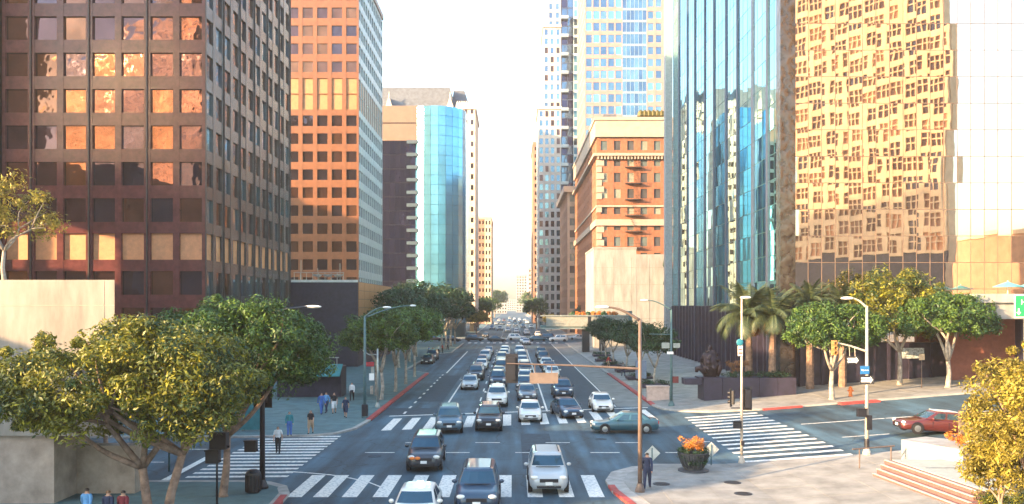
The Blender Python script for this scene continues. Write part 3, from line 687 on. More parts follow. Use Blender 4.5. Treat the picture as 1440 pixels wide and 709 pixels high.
# --- grey footbridge with planters
t = thing('footbridge', 'grey concrete footbridge end with flower planters beside the white building', 'footbridge', (0, 160, 0))
MB().box(5.4, 22, 0, 3.2, 4.9, 5.3).build('deck', CONC2, t)
for x0, x1 in ((6.4, 14.2), (14.9, 21.8)): MB().box(x0, x1, -.12, .1, 5.1, 7.0).build('girder_panel', mat('grey_girder', (.26, .27, .25), .7), t)
MB().box(5.3, 22.1, -.3, .25, 7.0, 7.25).build('top_rail', STEEL, t); MB().box(5.3, 22.1, -.3, .25, 4.62, 4.88).build('bottom_rail', STEEL, t)
MB().box(14.25, 14.85, -.1, .3, 4.9, 6.98).build('joint_post', BLACK, t); MB().box(21.8, 22.5, -.4, 3.4, 0, 8).build('end_pier', TEALP, t)
MB().box(13.3, 14.6, .6, 2.6, 0, 4.9).build('support_column', BLACK, t); MB().box(16.6, 17.6, .6, 2.6, 0, 4.9).build('support_column', BLACK, t)
for k in range(9):
    b = MB().ball((0, 0, 0), (.6, .5, .55), 8, 5, .3); b.build('planter_flowers', LEAF[6] if k % 3 else LEAF[1], t, (11.4 + k * 1.0, 1.2, 7.35))
MB().box(11, 20.4, .8, 1.7, 7.0, 7.3).build('planter_trough', CONC2, t)

# --- white deck with parasols, green overhead sign
t = thing('white_deck', 'white concrete deck over the pavement beyond the mirror glass tower', 'deck', (39.8, 73, h(40)))
MB().box(0, 30, 0, 8, 5.9, 7.3).build('lower_beam', WHITEW, t); MB().box(-.25, 30, -.3, 8, 7.3, 8.05).build('upper_beam', WHITEW, t)
for k in range(3): MB().box(5 + k * 8, 6 + k * 8, 2, 3, 0, 5.9).build('column', DARKS, t)
MB().box(.5, 30, 5.5, 6, -.5, 5.9).build('back_wall', mat('dim_red_wall', (.20, .07, .05), .8), t)
for k, px in enumerate((1417, 1452)):
    x = (px - CX) / FPX * 76
    t = thing('parasol', 'open teal parasol on the white deck' if k == 0 else 'second teal parasol on the white deck past the first', 'parasol', (x, 76, 9.9), 0, 'parasols on the deck')
    MB().tube([(0, 0, 0), (0, 0, 1.35)], .04).build('pole', LAMPW, t)
    MB().lathe([(1.25, .75), (1.2, .82), (.6, 1.05), (.04, 1.25)], 8).build('canopy', mat('teal_canvas', (.09, .30, .32), .8), t)
def text(s, size, m, parent, loc, rot=(R(90), 0, 0), name='lettering', align='CENTER'):
    c = bpy.data.curves.new('glyphs', 'FONT'); c.body = s; c.size = size; c.align_x = align; c.align_y = 'CENTER'; c.extrude = .004
    o0 = bpy.data.objects.new('glyphs', c); me = bpy.data.meshes.new_from_object(o0); bpy.data.objects.remove(o0); me.materials.clear(); me.materials.append(m)
    o = bpy.data.objects.new(name, me); COL.objects.link(o); o.parent = parent; o.location = loc; o.rotation_euler = rot; return o
SIGNW = mat('sign_white', (.78, .77, .73), .5, var=.03); SIGNG = mat('sign_green', (.02, .26, .10), .45, var=.05); SIGNB = mat('sign_blue', (.02, .13, .34), .45, var=.05); SIGNK = mat('sign_black', (.02, .02, .025), .5, var=.05)
x, y, z = P(1427, 446, 71)
t = thing('overhead_sign', 'green overhead direction sign with white arrow in front of the white deck', 'sign', (x, 71, h(x)))
zz = z - h(x)
MB().box(-.05, 3.6, -.06, .0, zz - .03, zz + 1.85).build('border', SIGNW, t); MB().box(.02, 3.53, -.09, -.061, zz + .04, zz + 1.78).build('sign_face', SIGNG, t)
text('Ho', .62, SIGNW, t, (.45, -.1, zz + 1.22), align='LEFT')
b = MB(); b.add([(.06, -.1, zz + .42), (.27, -.1, zz + .16), (.48, -.1, zz + .42), (.33, -.1, zz + .42), (.33, -.1, zz + .72), (.21, -.1, zz + .72), (.21, -.1, zz + .42)], [(0, 1, 2, 3, 4, 5, 6)]); b.build('arrow', SIGNW, t)
for q in (.9, 2.8): MB().tube([(q, .1, -.1), (q, .1, zz + 1.8)], .09).build('post', STEEL, t)

# ---------------------------------------------------------------- trees
def leaf_mesh(name, centers, radii, per, size, m, up=.5, squash=.8, core_pt=None, hang=.0, gold=None):
    C = np.repeat(np.asarray(centers, float), per, 0); Rr = np.repeat(np.asarray(radii, float), per); N = len(C)
    d = rng.normal(size=(N, 3)); d /= np.linalg.norm(d, axis=1)[:, None]
    rad = Rr * rng.uniform(.25, 1.05, N) ** .6
    off = d * rad[:, None]; off[:, 2] *= squash
    pos = C + off
    nrm = d * .7 + rng.normal(size=(N, 3)) * .55; nrm[:, 2] += up
    nrm /= np.linalg.norm(nrm, axis=1)[:, None]
    r = rng.normal(size=(N, 3)); r[:, 2] -= hang
    a = np.cross(nrm, r); a /= np.linalg.norm(a, axis=1)[:, None]; b = np.cross(nrm, a)
    s = size * rng.uniform(.5, 1.5, N)[:, None]
    v = np.stack([pos - b * s, pos + a * s * .36 + nrm * s * .08, pos + b * s, pos - a * s * .36 + nrm * s * .08], 1).reshape(-1, 3)
    me = bpy.data.meshes.new(name); me.vertices.add(N * 4); me.vertices.foreach_set('co', v.ravel())
    me.loops.add(N * 4); me.loops.foreach_set('vertex_index', np.arange(N * 4)); me.polygons.add(N)
    me.polygons.foreach_set('loop_start', np.arange(N) * 4); me.polygons.foreach_set('loop_total', np.full(N, 4))
    ct = np.repeat(rng.uniform(-.22, .22, len(centers)), per)
    t_ = np.clip(rng.beta(1.1, 3.0, N) + ct, 0, 1)
    at = me.attributes.new('tint', 'FLOAT', 'POINT'); at.data.foreach_set('value', np.repeat(t_, 4))
    me.materials.append(m); me.update(calc_edges=True); return me
def limb(mb, p0, p1, r0, r1, bend=.15, n=5, sides=7):
    p0, p1 = Vector(p0), Vector(p1); L = (p1 - p0).length
    o1 = Vector((random.uniform(-1, 1), random.uniform(-1, 1), random.uniform(-.3, .6))) * L * bend
    pts = []; rs = []
    for i in range(n + 1):
        s = i / n; pts.append(p0.lerp(p1, s) + o1 * math.sin(math.pi * s)); rs.append(r0 + (r1 - r0) * s)
    mb.tube(pts, rs, sides); return pts
def ficus(name, label, loc, rx, ry, zc, rz_, nclump, per, size, m, trunk_h, lean=(0, 0), tr=.2, clump=.75, bark=BARK, flat=.55, group=None, limbs=4, seed=None, hang=.2, double=False):
    if seed is not None:
        random.seed(seed)
    t = thing(name, label, 'tree', loc, 0, group)
    cs = []; rd = []
    for k in range(nclump):
        a = random.uniform(0, 2 * math.pi); z = random.uniform(-.75, 1.0)
        q = math.sqrt(max(0.02, 1 - abs(z) ** 2.6)); shell = random.uniform(.55, 1.0) ** .5 if random.random() < .8 else random.uniform(.1, .7)
        rim = 1 + .10 * math.sin(3 * a + loc[0]) + .08 * math.sin(5 * a + loc[1] * 2) + random.uniform(-.06, .06)
        x = rx * q * shell * math.cos(a) * rim; y = ry * q * shell * math.sin(a) * rim
        zz = zc + rz_ * (z if z > 0 else z * flat) * (.86 + .14 * math.cos(2.3 * a)) + random.uniform(-.12, .12) * rz_
        cs.append((lean[0] + x, lean[1] + y, zz)); rd.append(clump * random.choice((.45, .7, .9, 1.1, 1.45)))
    obj('crown', leaf_mesh('crown', cs, rd, per, size, m, hang=hang), t)
    b = MB(); fork = Vector((lean[0] * .35, lean[1] * .35, trunk_h))
    starts = [(Vector((0, 0, -.1)), fork)]
    if double: starts.append((Vector((.55, .1, -.1)), fork + Vector((1.5, .2, .5))))
    for p0, fk in starts:
        b.tube([p0, p0 + Vector((0, 0, .25)), p0.lerp(fk, .5) + Vector((random.uniform(-.1, .1), random.uniform(-.1, .1), 0)), fk], [tr * 1.5, tr * 1.08, tr * .9, tr * .78], 10)
        tg = sorted(random.sample(cs, min(len(cs), limbs * 3)), key=lambda c: math.atan2(c[1] - fk.y, c[0] - fk.x))
        for i in range(limbs):
            g3 = tg[i * 3:(i + 1) * 3]
            if not g3: continue
            mid = sum((Vector(q) for q in g3), Vector()) / len(g3); mid = fk.lerp(mid, .62); mid.z = max(mid.z, fk.z + .5)
            limb(b, fk, mid, tr * .68, tr * .42, .12)
            for q in g3: limb(b, mid, q, tr * .40, tr * .1, .15, 4, 6)
    b.build('trunk', bark, t, smooth=True)
    return t
# two big trees by the concrete terrace
ficus('ficus_tree', 'large gold tipped ficus with two leaning trunks before the concrete terrace', (-14.4, 34.0, .14), 5.3, 3.6, 5.6, 2.35, 330, 270, .092, LEAF[0], 2.4, lean=(-.9, 0), tr=.2, clump=.6, limbs=5, seed=3, hang=.8, double=True, flat=.85)
ficus('ficus_tree', 'large green ficus rising behind the gold tipped one at the corner', (-13.4, 39.6, .14), 4.5, 3.4, 6.4, 2.7, 300, 260, .092, LEAF[1], 2.7, lean=(-.1, 2.0), tr=.19, clump=.62, limbs=5, seed=5, hang=.8)
ficus('slim_tree', 'pale stemmed slim tree standing behind the terrace piers', (-25.2, 53, .0), 2.2, 2.2, 5.6, 1.6, 60, 90, .13, LEAF[2], 2.2, tr=.14, clump=.6, seed=8)
ficus('terrace_tree', 'airy yellow green tree growing on top of the concrete terrace', (-24.1, 40.5, 10.1), 2.6, 2.2, 3.3, 1.6, 70, 75, .10, LEAF[3], 1.5, tr=.1, clump=.5, bark=BARKD, seed=12, limbs=5, flat=.8)
# avenue trees by the red kerb
prot = [ficus('street_tree', 'avenue ficus', (0, 0, 0), 3.5, 3.4, 6.1, 2.2, 120, 110, .15, LEAF[1], 2.6, tr=.17, clump=.7, bark=BARKD, seed=20 + k, group='ficus row along the red kerb') for k in range(2)]
protd = [ficus('street_tree', 'avenue ficus', (0, 0, 0), 3.9, 3.8, 6.4, 2.7, 110, 90, .19, LEAF[2], 2.6, tr=.18, clump=.85, bark=BARKD, seed=30 + k, group='ficus row along the red kerb') for k in range(2)]
ords = ['first', 'second', 'third', 'fourth', 'fifth', 'sixth', 'seventh', 'eighth', 'ninth', 'tenth', 'eleventh', 'twelfth', 'thirteenth', 'fourteenth']
k = 0
for i, (y, x, s) in enumerate(((80.5, -12.3, .98), (84.2, -13.4, .95), (88, -12.0, 1.0), (96.4, -12.0, 1.0), (106, -12.1, 1.0), (122, -16.2, 1.15), (136, -16.4, 1.3), (148, -16.6, 1.3), (163, -13.4, 1.35), (175, -13.6, 1.3), (187, -13.4, 1.3), (198, -13.3, 1.25))):
    p = prot[i % 2] if i < 5 else protd[i % 2]
    dup(p, (x, y, .14), random.uniform(0, 6), '%s ficus along the red kerb, counted from the teal lamp post' % ords[i], (s, s, s * random.uniform(.95, 1.05)))
# small trees along the plaza kerb
pr = ficus('plaza_tree', 'plaza tree', (0, 0, 0), 2.5, 2.4, 4.7, 1.75, 90, 100, .13, LEAF[2], 2.0, tr=.13, clump=.6, bark=BARKD, seed=41, group='small trees along the plaza kerb')
for i, (px, Y, s) in enumerate(((921, 91, 1.0), (899, 101, 1.0), (882, 112, 1.0), (862, 122, 1.0), (851, 134, 1.0), (846, 146, 1.0), (836, 190, 1.2), (822, 240, 1.3))):
    x = (px - CX) / FPX * Y; x = max(x, 14.2)
    dup(pr, (x, Y, h(x) + .14), random.uniform(0, 6), '%s small dark tree along the plaza kerb counted from the green pole' % ords[i], s)
    if i < 6:
        tb = thing('tree_pit', 'dark shrub filled pit under the %s plaza tree' % ords[i], 'planter', (x, Y, h(x) + .14), 0, 'tree pits on the plaza')
        MB().box(-1.5, 1.5, -1.3, 1.3, 0, .32).build('edge', DARKS, tb)
        cs = [(random.uniform(-1.3, 1.3), random.uniform(-1.1, 1.1), .5) for _ in range(22)]; obj('shrub', leaf_mesh('shrub', cs, [.33] * 22, 40, .09, LEAF[2]), tb)
ficus('ficus_tree', 'round crowned ficus beside the fire hydrant', (26.7, 71.2, h(26.7) + .14), 3.95, 3.0, 5.75, 2.2, 170, 150, .14, LEAF[1], 2.4, tr=.22, clump=.65, bark=BARKD, seed=51, flat=.6)
ficus('ficus_tree', 'flat topped ficus shading the pavement by the white deck', (37.6, 73.6, h(37.6) + .14), 4.1, 2.9, 5.75, 2.1, 170, 150, .14, LEAF[1], 2.3, tr=.22, clump=.65, bark=BARKD, seed=52, flat=.6)
ficus('tall_tree', 'tall dense tree against the mirror glass behind the flat topped ficus', (35.4, 77.9, h(35.4) + .14), 3.9, 2.2, 7.0, 3.6, 170, 140, .14, LEAF[0], 3.0, tr=.22, clump=.75, bark=BARKD, seed=53, flat=.9)
ficus('yellow_tree', 'bright yellow leaved tree beside the sloping planter wall', (19.35, 31.5, h(19.3) + .14), 2.1, 2.0, 4.45, 2.35, 190, 200, .075, LEAF[3], 1.6, tr=.12, clump=.5, bark=BARK, seed=61, flat=.95, limbs=5)
ficus('yellow_shrub', 'lower bushy yellow shrub under the yellow leaved tree', (18.7, 32.6, h(18.7) + .14), 1.25, 1.2, 2.2, 1.0, 60, 150, .08, LEAF[3], .6, tr=.08, clump=.42, bark=BARK, seed=62, flat=.9)
# far junction trees
pf = ficus('far_tree', 'round green tree far beyond the second junction', (9.5, 330, 0), 5, 5, 8.2, 3.4, 80, 70, .35, LEAF[1], 4, tr=.25, clump=1.3, seed=71)
py_ = ficus('far_tree', 'yellow leaved street tree beyond the second junction', (-10.9, 262, 0), 3.6, 3.4, 5.2, 2.0, 70, 70, .24, LEAF[3], 2.4, tr=.2, clump=.95, seed=72)
for i, (x, y, s, p, lb) in enumerate(((-12, 285, .9, py_, 'second yellow leaved street tree beyond the second junction'), (13.8, 300, .8, py_, 'yellow green street tree beside the balcony tower'), (-13, 330, 1, pf, 'round green tree past the yellow street trees'), (-12, 400, 1.1, pf, 'green tree beside the brown slab block'), (14, 420, 1.1, pf, 'green tree under the slim brown tower'), (13, 560, 1.5, pf, 'hazy green tree far along the tower side'), (-13, 640, 1.8, pf, 'hazy green tree far along the avenue side'))):
    dup(p, (x, y, h(x)), random.uniform(0, 6), lb, s)
for p in prot + protd + [pr]: drop(p)
# palms
def frond_mesh(nm, L, droop, m, n=22):
    vs = []; fs = []; tn = []; prev = None
    P_ = []
    for i in range(n + 1):
        s = i / n; a = .75 - droop * s * 1.25; P_.append((a, s))
    pts = [Vector((0, 0, 0))]
    for i in range(n): a = P_[i][0]; pts.append(pts[-1] + Vector((math.cos(a), 0, math.sin(a))) * L / n)
    for i in range(1, n + 1):
        s = i / n; ll = L * .24 * (math.sin(math.pi * min(1, s * .9 + .12)) ** .7) + .05
        d = (pts[i] - pts[i - 1]).normalized()
        for sg in (-1, 1):
            for j in (0, .5):
                o = pts[i - 1].lerp(pts[i], j); tip = o + (d * .55 + Vector((0, sg * .85, 0)) + Vector((0, 0, -.35 - .3 * random.random()))) * ll
                w2 = d * .05; k = len(vs); vs += [o - w2, o + w2, tip]; fs.append((k, k + 1, k + 2)); tn += [random.random()] * 3
    k = len(vs)
    for i in range(n + 1): vs += [pts[i] + Vector((0, -.025, 0)), pts[i] + Vector((0, .025, 0))]; tn += [.3, .3]
    for i in range(n): fs.append((k + 2 * i, k + 2 * i + 1, k + 2 * i + 3, k + 2 * i + 2))
    me = bpy.data.meshes.new(nm); me.from_pydata([tuple(v) for v in vs], [], fs); me.materials.append(m)
    at = me.attributes.new('tint', 'FLOAT', 'POINT'); at.data.foreach_set('value', tn); return me
FR = [frond_mesh('frond', 3.9, d, LEAF[4]) for d in (.9, 1.5, 2.0)]; FRD = frond_mesh('dry_frond', 2.6, 2.6, LEAF[5])
def palm(label, x, y, ht, s=1.0, n=26, tr=.3):
    t = thing('palm_tree', label, 'palm tree', (x, y, h(x) + .14), random.uniform(0, 6), 'palms on the plaza')
    b = MB(); pts = [(0, 0, ht * i / 16 - .1) for i in range(17)]; b.tube(pts, [tr * (1.25 - .35 * i / 16) * (1.07 if i % 2 else .95) for i in range(17)], 9); b.build('trunk', BARKP, t)
    for k in range(n):
        f = obj('frond', FR[k % 3], t, (0, 0, ht)); f.rotation_euler = (random.uniform(-.2, .2), (-.65 if k % 3 == 0 else -.25 if k % 3 == 1 else .1) + random.uniform(-.15, .15), k * 2.4); f.scale = (s,) * 3
    for k in range(7):
        f = obj('dry_frond', FRD, t, (0, 0, ht - .2)); f.rotation_euler = (0, .5, k * .9); f.scale = (s * .8,) * 3
    return t
palm('tall date palm behind the sculpture plinth', 22.3, 80.3, 6.9, 1.15, 34)
palm('date palm beside the teal folded glass wall', 24.1, 79.0, 6.8, 1.0)
palm('short palm against the mirror glass corner', 27.8, 79.6, 7.8, .8)
palm('spiky palm half hidden behind the round crowned ficus', 30.8, 79.5, 7.6, .75)

# ---------------------------------------------------------------- cars (front looks along -Y)
def car_proto(kind, detail=2):
    S_ = {'sedan': dict(L=4.7, W=1.82, zb=.22, hood=.80, belt=.96, roof=1.45, cowl=-.95, wtop=-.2, rtop=1.15, rbot=1.85, tail=1.02),
          'suv': dict(L=4.75, W=1.92, zb=.30, hood=1.05, belt=1.16, roof=1.76, cowl=-1.05, wtop=-.55, rtop=1.95, rbot=2.22, tail=1.12),
          'hatchback': dict(L=4.2, W=1.76, zb=.22, hood=.86, belt=.98, roof=1.50, cowl=-.95, wtop=-.15, rtop=1.5, rbot=1.95, tail=1.0)}[kind]
    L, W, zb, hood, belt, roof = (S_[k] for k in ('L', 'W', 'zb', 'hood', 'belt', 'roof')); hl = L / 2; hw = W / 2
    t = thing(kind, None, None)
    st = [(-hl, .66, zb + .14, hood * .70), (-hl + .05, .80, zb + .05, hood * .80), (-hl + .18, .90, zb, hood * .90), (-hl + .5, .97, zb, hood * .97), (-hl + .9, 1.0, zb, hood), (S_['cowl'] - .05, 1.0, zb, belt - .02), (0, 1.0, zb, belt), (1.2, 1.0, zb, belt + .01), (hl - .45, .97, zb, S_['tail']), (hl - .1, .90, zb + .05, S_['tail'] - .05), (hl, .78, zb + .16, S_['tail'] - .2)]
    vs = []; fs = []
    for y, wf, z0, z1 in st:
        w_ = hw * wf; pr_ = [(0, z0), (w_ * .86, z0), (w_ * .96, z0 + .10), (w_, z0 + .45 * (z1 - z0)), (w_ * .97, z1 - .13), (w_ * .90, z1 - .035), (w_ * .70, z1), (0, z1 + .025)]
        ring = pr_ + [(-x, z) for x, z in pr_[-2:0:-1]]
        vs += [(x, y, z) for x, z in ring]
    n = len(ring)
    for i in range(len(st) - 1):
        for k in range(n): fs.append((i * n + k, i * n + (k + 1) % n, (i + 1) * n + (k + 1) % n, (i + 1) * n + k))
    fs += [tuple(range(n - 1, -1, -1)), tuple(range((len(st) - 1) * n, len(st) * n))]
    o = MB().add(vs, [f[::-1] for f in fs]).build('body', CARP['white'], t, smooth=True); o['painted'] = 1
    # cabin rings
    fx = [-1, -.9, -.45, 0, .45, .9, 1]
    def ring_at(q):                                       # q 0 belt .. 1 roof edge
        w_ = hw * (.93 - .20 * q); y0 = S_['cowl'] + (S_['wtop'] - S_['cowl']) * q; y1 = S_['rbot'] + (S_['rtop'] - S_['rbot']) * q; z = belt - .03 + (roof - .05 - belt + .03) * q
        bow = .16 * (1 - .5 * q)
        fr = [(x * w_ * (.94 if abs(x) == 1 else 1), y0 - bow * (1 - x * x) + (.05 if abs(x) == 1 else 0), z) for x in fx]
        sy = [.10, .40, .46, .82, .95]
        rt = [(w_, y0 + (y1 - y0) * s, z) for s in sy]; re = [(-x * w_ * (.94 if abs(x) == 1 else 1), y1 + .10 * (1 - x * x), z) for x in fx]
        lf = [(-w_, y0 + (y1 - y0) * s, z) for s in sy[::-1]]
        return fr + rt + re + lf
    qs = [0, .12, .86, 1.0]; rings = [ring_at(q) for q in qs]; m_ = len(rings[0])
    top = [(x * .80, (S_['wtop'] + S_['rtop']) / 2 + (y - (S_['wtop'] + S_['rtop']) / 2) * .86, roof) for x, y, z in rings[-1]]
    gl = {'windscreen': range(1, 5), 'rear_window': range(13, 17)}
    sideg = [(7,), (9,), (18 + 1,), (18 + 3,)]
    sideg = [(7,), (9,), (20,), (22,)]
    allg = set(gl['windscreen']) | set(gl['rear_window']) | {i for s in sideg for i in s}
    cb = MB(); flat = [p for r in rings for p in r] + top; F = []
    for l in range(3):
        for k in range(m_):
            if l == 1 and k in allg: continue
            F.append((l * m_ + k, l * m_ + (k + 1) % m_, (l + 1) * m_ + (k + 1) % m_, (l + 1) * m_ + k))
    for k in range(m_): F.append((3 * m_ + k, 3 * m_ + (k + 1) % m_, 4 * m_ + (k + 1) % m_, 4 * m_ + k))
    F.append(tuple(range(4 * m_, 5 * m_)))
    o = cb.add(flat, F).build('roof', CARP['white'], t); o['painted'] = 1
    def gpatch(nm, ks):
        b = MB()
        for k in ks: b.add([rings[1][k], rings[1][(k + 1) % m_], rings[2][(k + 1) % m_], rings[2][k]], [(0, 1, 2, 3)])
        b.build(nm, GLASSC, t)
    gpatch('windscreen', gl['windscreen']); gpatch('rear_window', gl['rear_window'])
    if detail > 1:
        for s in sideg: gpatch('side_window', s)
    else: gpatch('side_window', sideg[0] + sideg[1]); gpatch('side_window', sideg[2] + sideg[3])
    wr = .37 if kind == 'suv' else .33
    wm = MB(Matrix.Rotation(math.pi / 2, 4, 'Y')).lathe([(wr * .6, -.11), (wr * .94, -.11), (wr, -.07), (wr, .07), (wr * .94, .11), (wr * .6, .11)], 16).mesh('wheel', TYRE)
    rm = MB(Matrix.Rotation(math.pi / 2, 4, 'Y')).lathe([(.05, -.115), (wr * .62, -.10), (wr * .62, .10), (.05, .115)], 10).mesh('rim', RIM)
    for sx in (-1, 1):
        for yy in (-hl + .88, hl - .92):
            wo_ = obj('wheel', wm, t, (sx * (hw - .085), yy, wr))
            if detail > 1: obj('rim', rm, wo_, (sx * .012, 0, 0))
        b = MB().ball((0, 0, 0), (.20, .13, .10), 10, 6); b.build('headlight', HEADL, t, (sx * hw * .70, -hl + .12, hood * .80), smooth=True)
        if detail > 1:
            b = MB().ball((0, 0, 0), (.12, .07, .09), 8, 5); o = b.build('mirror', CARP['white'], t, (sx * (hw + .09), S_['cowl'] + .35, belt + .04), smooth=True); o['painted'] = 1
            MB().box(-.10, .10, -.03, .03, -.10, .10).build('tail_light', mat('tail_lens', (.35, .02, .02), .2), t, (sx * hw * .72, hl - .04, S_['tail'] - .25))
    if detail > 1:
        am_ = MB(Matrix.Rotation(math.pi / 2, 4, 'Y')).lathe([(.02, -.02), (wr * 1.17, -.02), (wr * 1.17, .02), (.02, .02)], 16).mesh('wheel_arch', BLACK)
        for sx in (-1, 1):
            for yy in (-hl + .88, hl - .92): obj('wheel_arch', am_, t, (sx * (hw - .015), yy, wr + .02))
            for yy in (-.55, .45): MB().box(sx * hw * .985 - .02, sx * hw * .985 + .02, yy - .008, yy + .008, zb + .22, belt - .16).build('door_seam', BLACK, t)
        MB().box(-hw * .62, hw * .62, S_['cowl'] - .17, S_['cowl'] - .12, belt - .005, belt + .022).build('wiper_cowl', BLACK, t)
    b = MB().box(-hw * .46, hw * .46, -hl - .012, -hl + .1, hood * .60, hood * .76); b.build('grille', BLACK, t)
    b = MB().box(-hw * .60, hw * .60, -hl + .0, -hl + .2, zb + .06, zb + .18); b.build('lower_intake', BLACK, t)
    MB().box(-.17, .17, -hl - .03, -hl - .013, hood * .48, hood * .48 + .15).build('licence_plate', PLATE, t)
    if kind == 'suv' and detail > 1:
        for sx in (-1, 1): MB().tube([(sx * hw * .58, -.45, roof + .05), (sx * hw * .58, 1.6, roof + .05)], .025, 6).build('roof_rail', BLACK, t)
    return t
CP = {(k, d): car_proto(k, d) for k in ('sedan', 'suv', 'hatchback') for d in (1, 2)}
NC = [0]
def car(kind, colour, x, y, label, rz=0, detail=2, group=None):
    c = dup(CP[(kind, detail)], (x, y, h(x)), rz, label, None, group, CARP[colour]); c['category'] = 'car'; c.name = {'sedan': 'sedan_car', 'suv': 'suv_car', 'hatchback': 'hatchback_car'}[kind]
    if h(x) > 0: c.rotation_euler = (0, -math.atan(GRADE), rz) if abs(rz) < .3 else (math.atan(GRADE) * (1 if rz > 0 else -1), 0, rz)
    return c
def carpx(kind, colour, px, py, label, rz=0, detail=2, group=None):
    x, y = G(px, py); return car(kind, colour, x, y + 2.3, label, rz, detail, group)
c = carpx('suv', 'charcoal', 594, 665, 'charcoal SUV with amber signals driving across the junction', .03)
for sx in (-.62, -.32): MB().ball((0, 0, 0), (.15, .06, .09), 8, 5).build('turn_signal', AMBER, c, (sx, -2.40, .80))
carpx('suv', 'dark blue', 670, 727, 'dark blue SUV leaving over the near crosswalk')
carpx('suv', 'silver', 772, 697, 'silver SUV driving over the near crosswalk')
car('sedan', 'white', -3.95, 35.6, 'white car of which only the roof shows before the near crosswalk')
carpx('suv', 'slate blue', 628, 611, 'slate blue SUV entering the junction over the far crosswalk', .08)
carpx('suv', 'black', 687, 608, 'black SUV with pale roof on the far crosswalk')
carpx('sedan', 'white', 746, 595, 'white sedan stopped on the far crosswalk beside the black SUV')
carpx('sedan', 'dark blue', 799, 590, 'dark blue sedan angled on the far crosswalk', .20)
carpx('sedan', 'white', 849, 581, 'white sedan at the crosswalk end of the concrete kerb lane')
c = car('sedan', 'teal', G(880, 610)[0], 60.8, 'dark teal sedan crossing the junction sideways', R(-90))
c = car('sedan', 'red', 26.4, 53.4, 'dark red car with pale roof climbing the side street', R(-90))
MB().box(-.55, .55, -.15, 1.1, 1.452, 1.47).build('pale_roof', LAMPW, c)
lanes = {-4.42: ('first', [(90.7, 'silver', 'sedan'), (102, 'charcoal', 'suv'), (110.5, 'grey', 'sedan'), (119, 'white', 'sedan'), (128, 'charcoal', 'sedan'), (137, 'silver', 'suv'), (146, 'white', 'sedan'), (155, 'grey', 'hatchback')]),
         -1.45: ('second', [(75.5, 'white', 'suv'), (93.5, 'dark blue', 'suv'), (104, 'slate blue', 'sedan'), (112, 'charcoal', 'suv'), (121, 'white', 'sedan'), (131, 'beige', 'suv'), (141, 'silver', 'suv'), (152, 'white', 'suv')]),
         1.55: ('third', [(80, 'grey', 'sedan'), (89.5, 'dark blue', 'sedan'), (98, 'silver', 'sedan'), (109, 'charcoal', 'suv'), (117, 'white', 'sedan'), (127, 'silver', 'sedan'), (135, 'grey', 'suv'), (143.5, 'white', 'hatchback'), (152.5, 'silver', 'suv'), (161, 'dark blue', 'sedan')]),
         4.75: ('fourth', [(82.5, 'dark blue', 'suv'), (105, 'white', 'sedan'), (113.5, 'charcoal', 'sedan'), (122, 'white', 'sedan'), (134, 'charcoal', 'suv'), (147, 'charcoal', 'suv')])}
for X, (ln, cs) in lanes.items():
    for i, (y, colr, kd) in enumerate(cs):
        car(kd, colr, X + random.uniform(-.22, .22) + (.4 if ln == 'fourth' and y > 100 else 0), y + 2.3, '%s %s, %s in the queue in the %s full lane from the red kerb' % (colr, 'SUV' if kd == 'suv' else kd, ords[i], ln), random.uniform(-.02, .02), 2 if y < 125 else 1, 'cars queuing at the far crosswalk')
car('sedan', 'black', -13.1, 133, 'black car parked in the bay under the avenue trees')
car('suv', 'charcoal', -13.2, 141, 'charcoal SUV parked behind the black car in the bay', 0, 1)
car('sedan', 'silver', 3.3, 198, 'silver sedan alone before the second junction', 0, 1); car('sedan', 'white', 2.8, 207, 'white sedan following the lone silver sedan', 0, 1)
for i, (x, y, cl, kd, rz) in enumerate(((-15, 214, 'black', 'sedan', 90), (-9.5, 216, 'charcoal', 'suv', 90), (-3.8, 214, 'black', 'sedan', 90), (1.2, 221, 'white', 'suv', 90), (6.6, 217, 'teal', 'sedan', 90), (11.6, 213, 'white', 'suv', -90), (16.5, 215, 'silver', 'sedan', -90), (-20, 218, 'red', 'sedan', 90), (10, 225, 'dark blue', 'suv', 90))):
    car(kd, cl, x, y, '%s %s crossing at the second junction' % (cl, 'SUV' if kd == 'suv' else kd) + (' beside the footbridge' if x > 11 else ' before the yellow trees' if x < -14 else ''), R(rz), 1, 'cars crossing at the second junction')
for k in range(34):
    y = 244 + k * 9.5 + random.uniform(-2, 2); X = [-7.5, -4.4, -1.4, 1.5, 4.6, 7.6][(k * 5 + k // 3) % 6]; cl = random.choice(['white', 'silver', 'charcoal', 'black', 'white', 'dark blue', 'grey', 'beige', 'red'])
    kd = random.choice(['sedan', 'suv', 'hatchback']); car(kd, cl, X, y, 'distant %s %s in the traffic beyond the second junction' % (cl, 'SUV' if kd == 'suv' else kd), 0, 1, 'distant %s %s traffic beyond the second junction' % (cl, kd))
for p in CP.values(): drop(p)

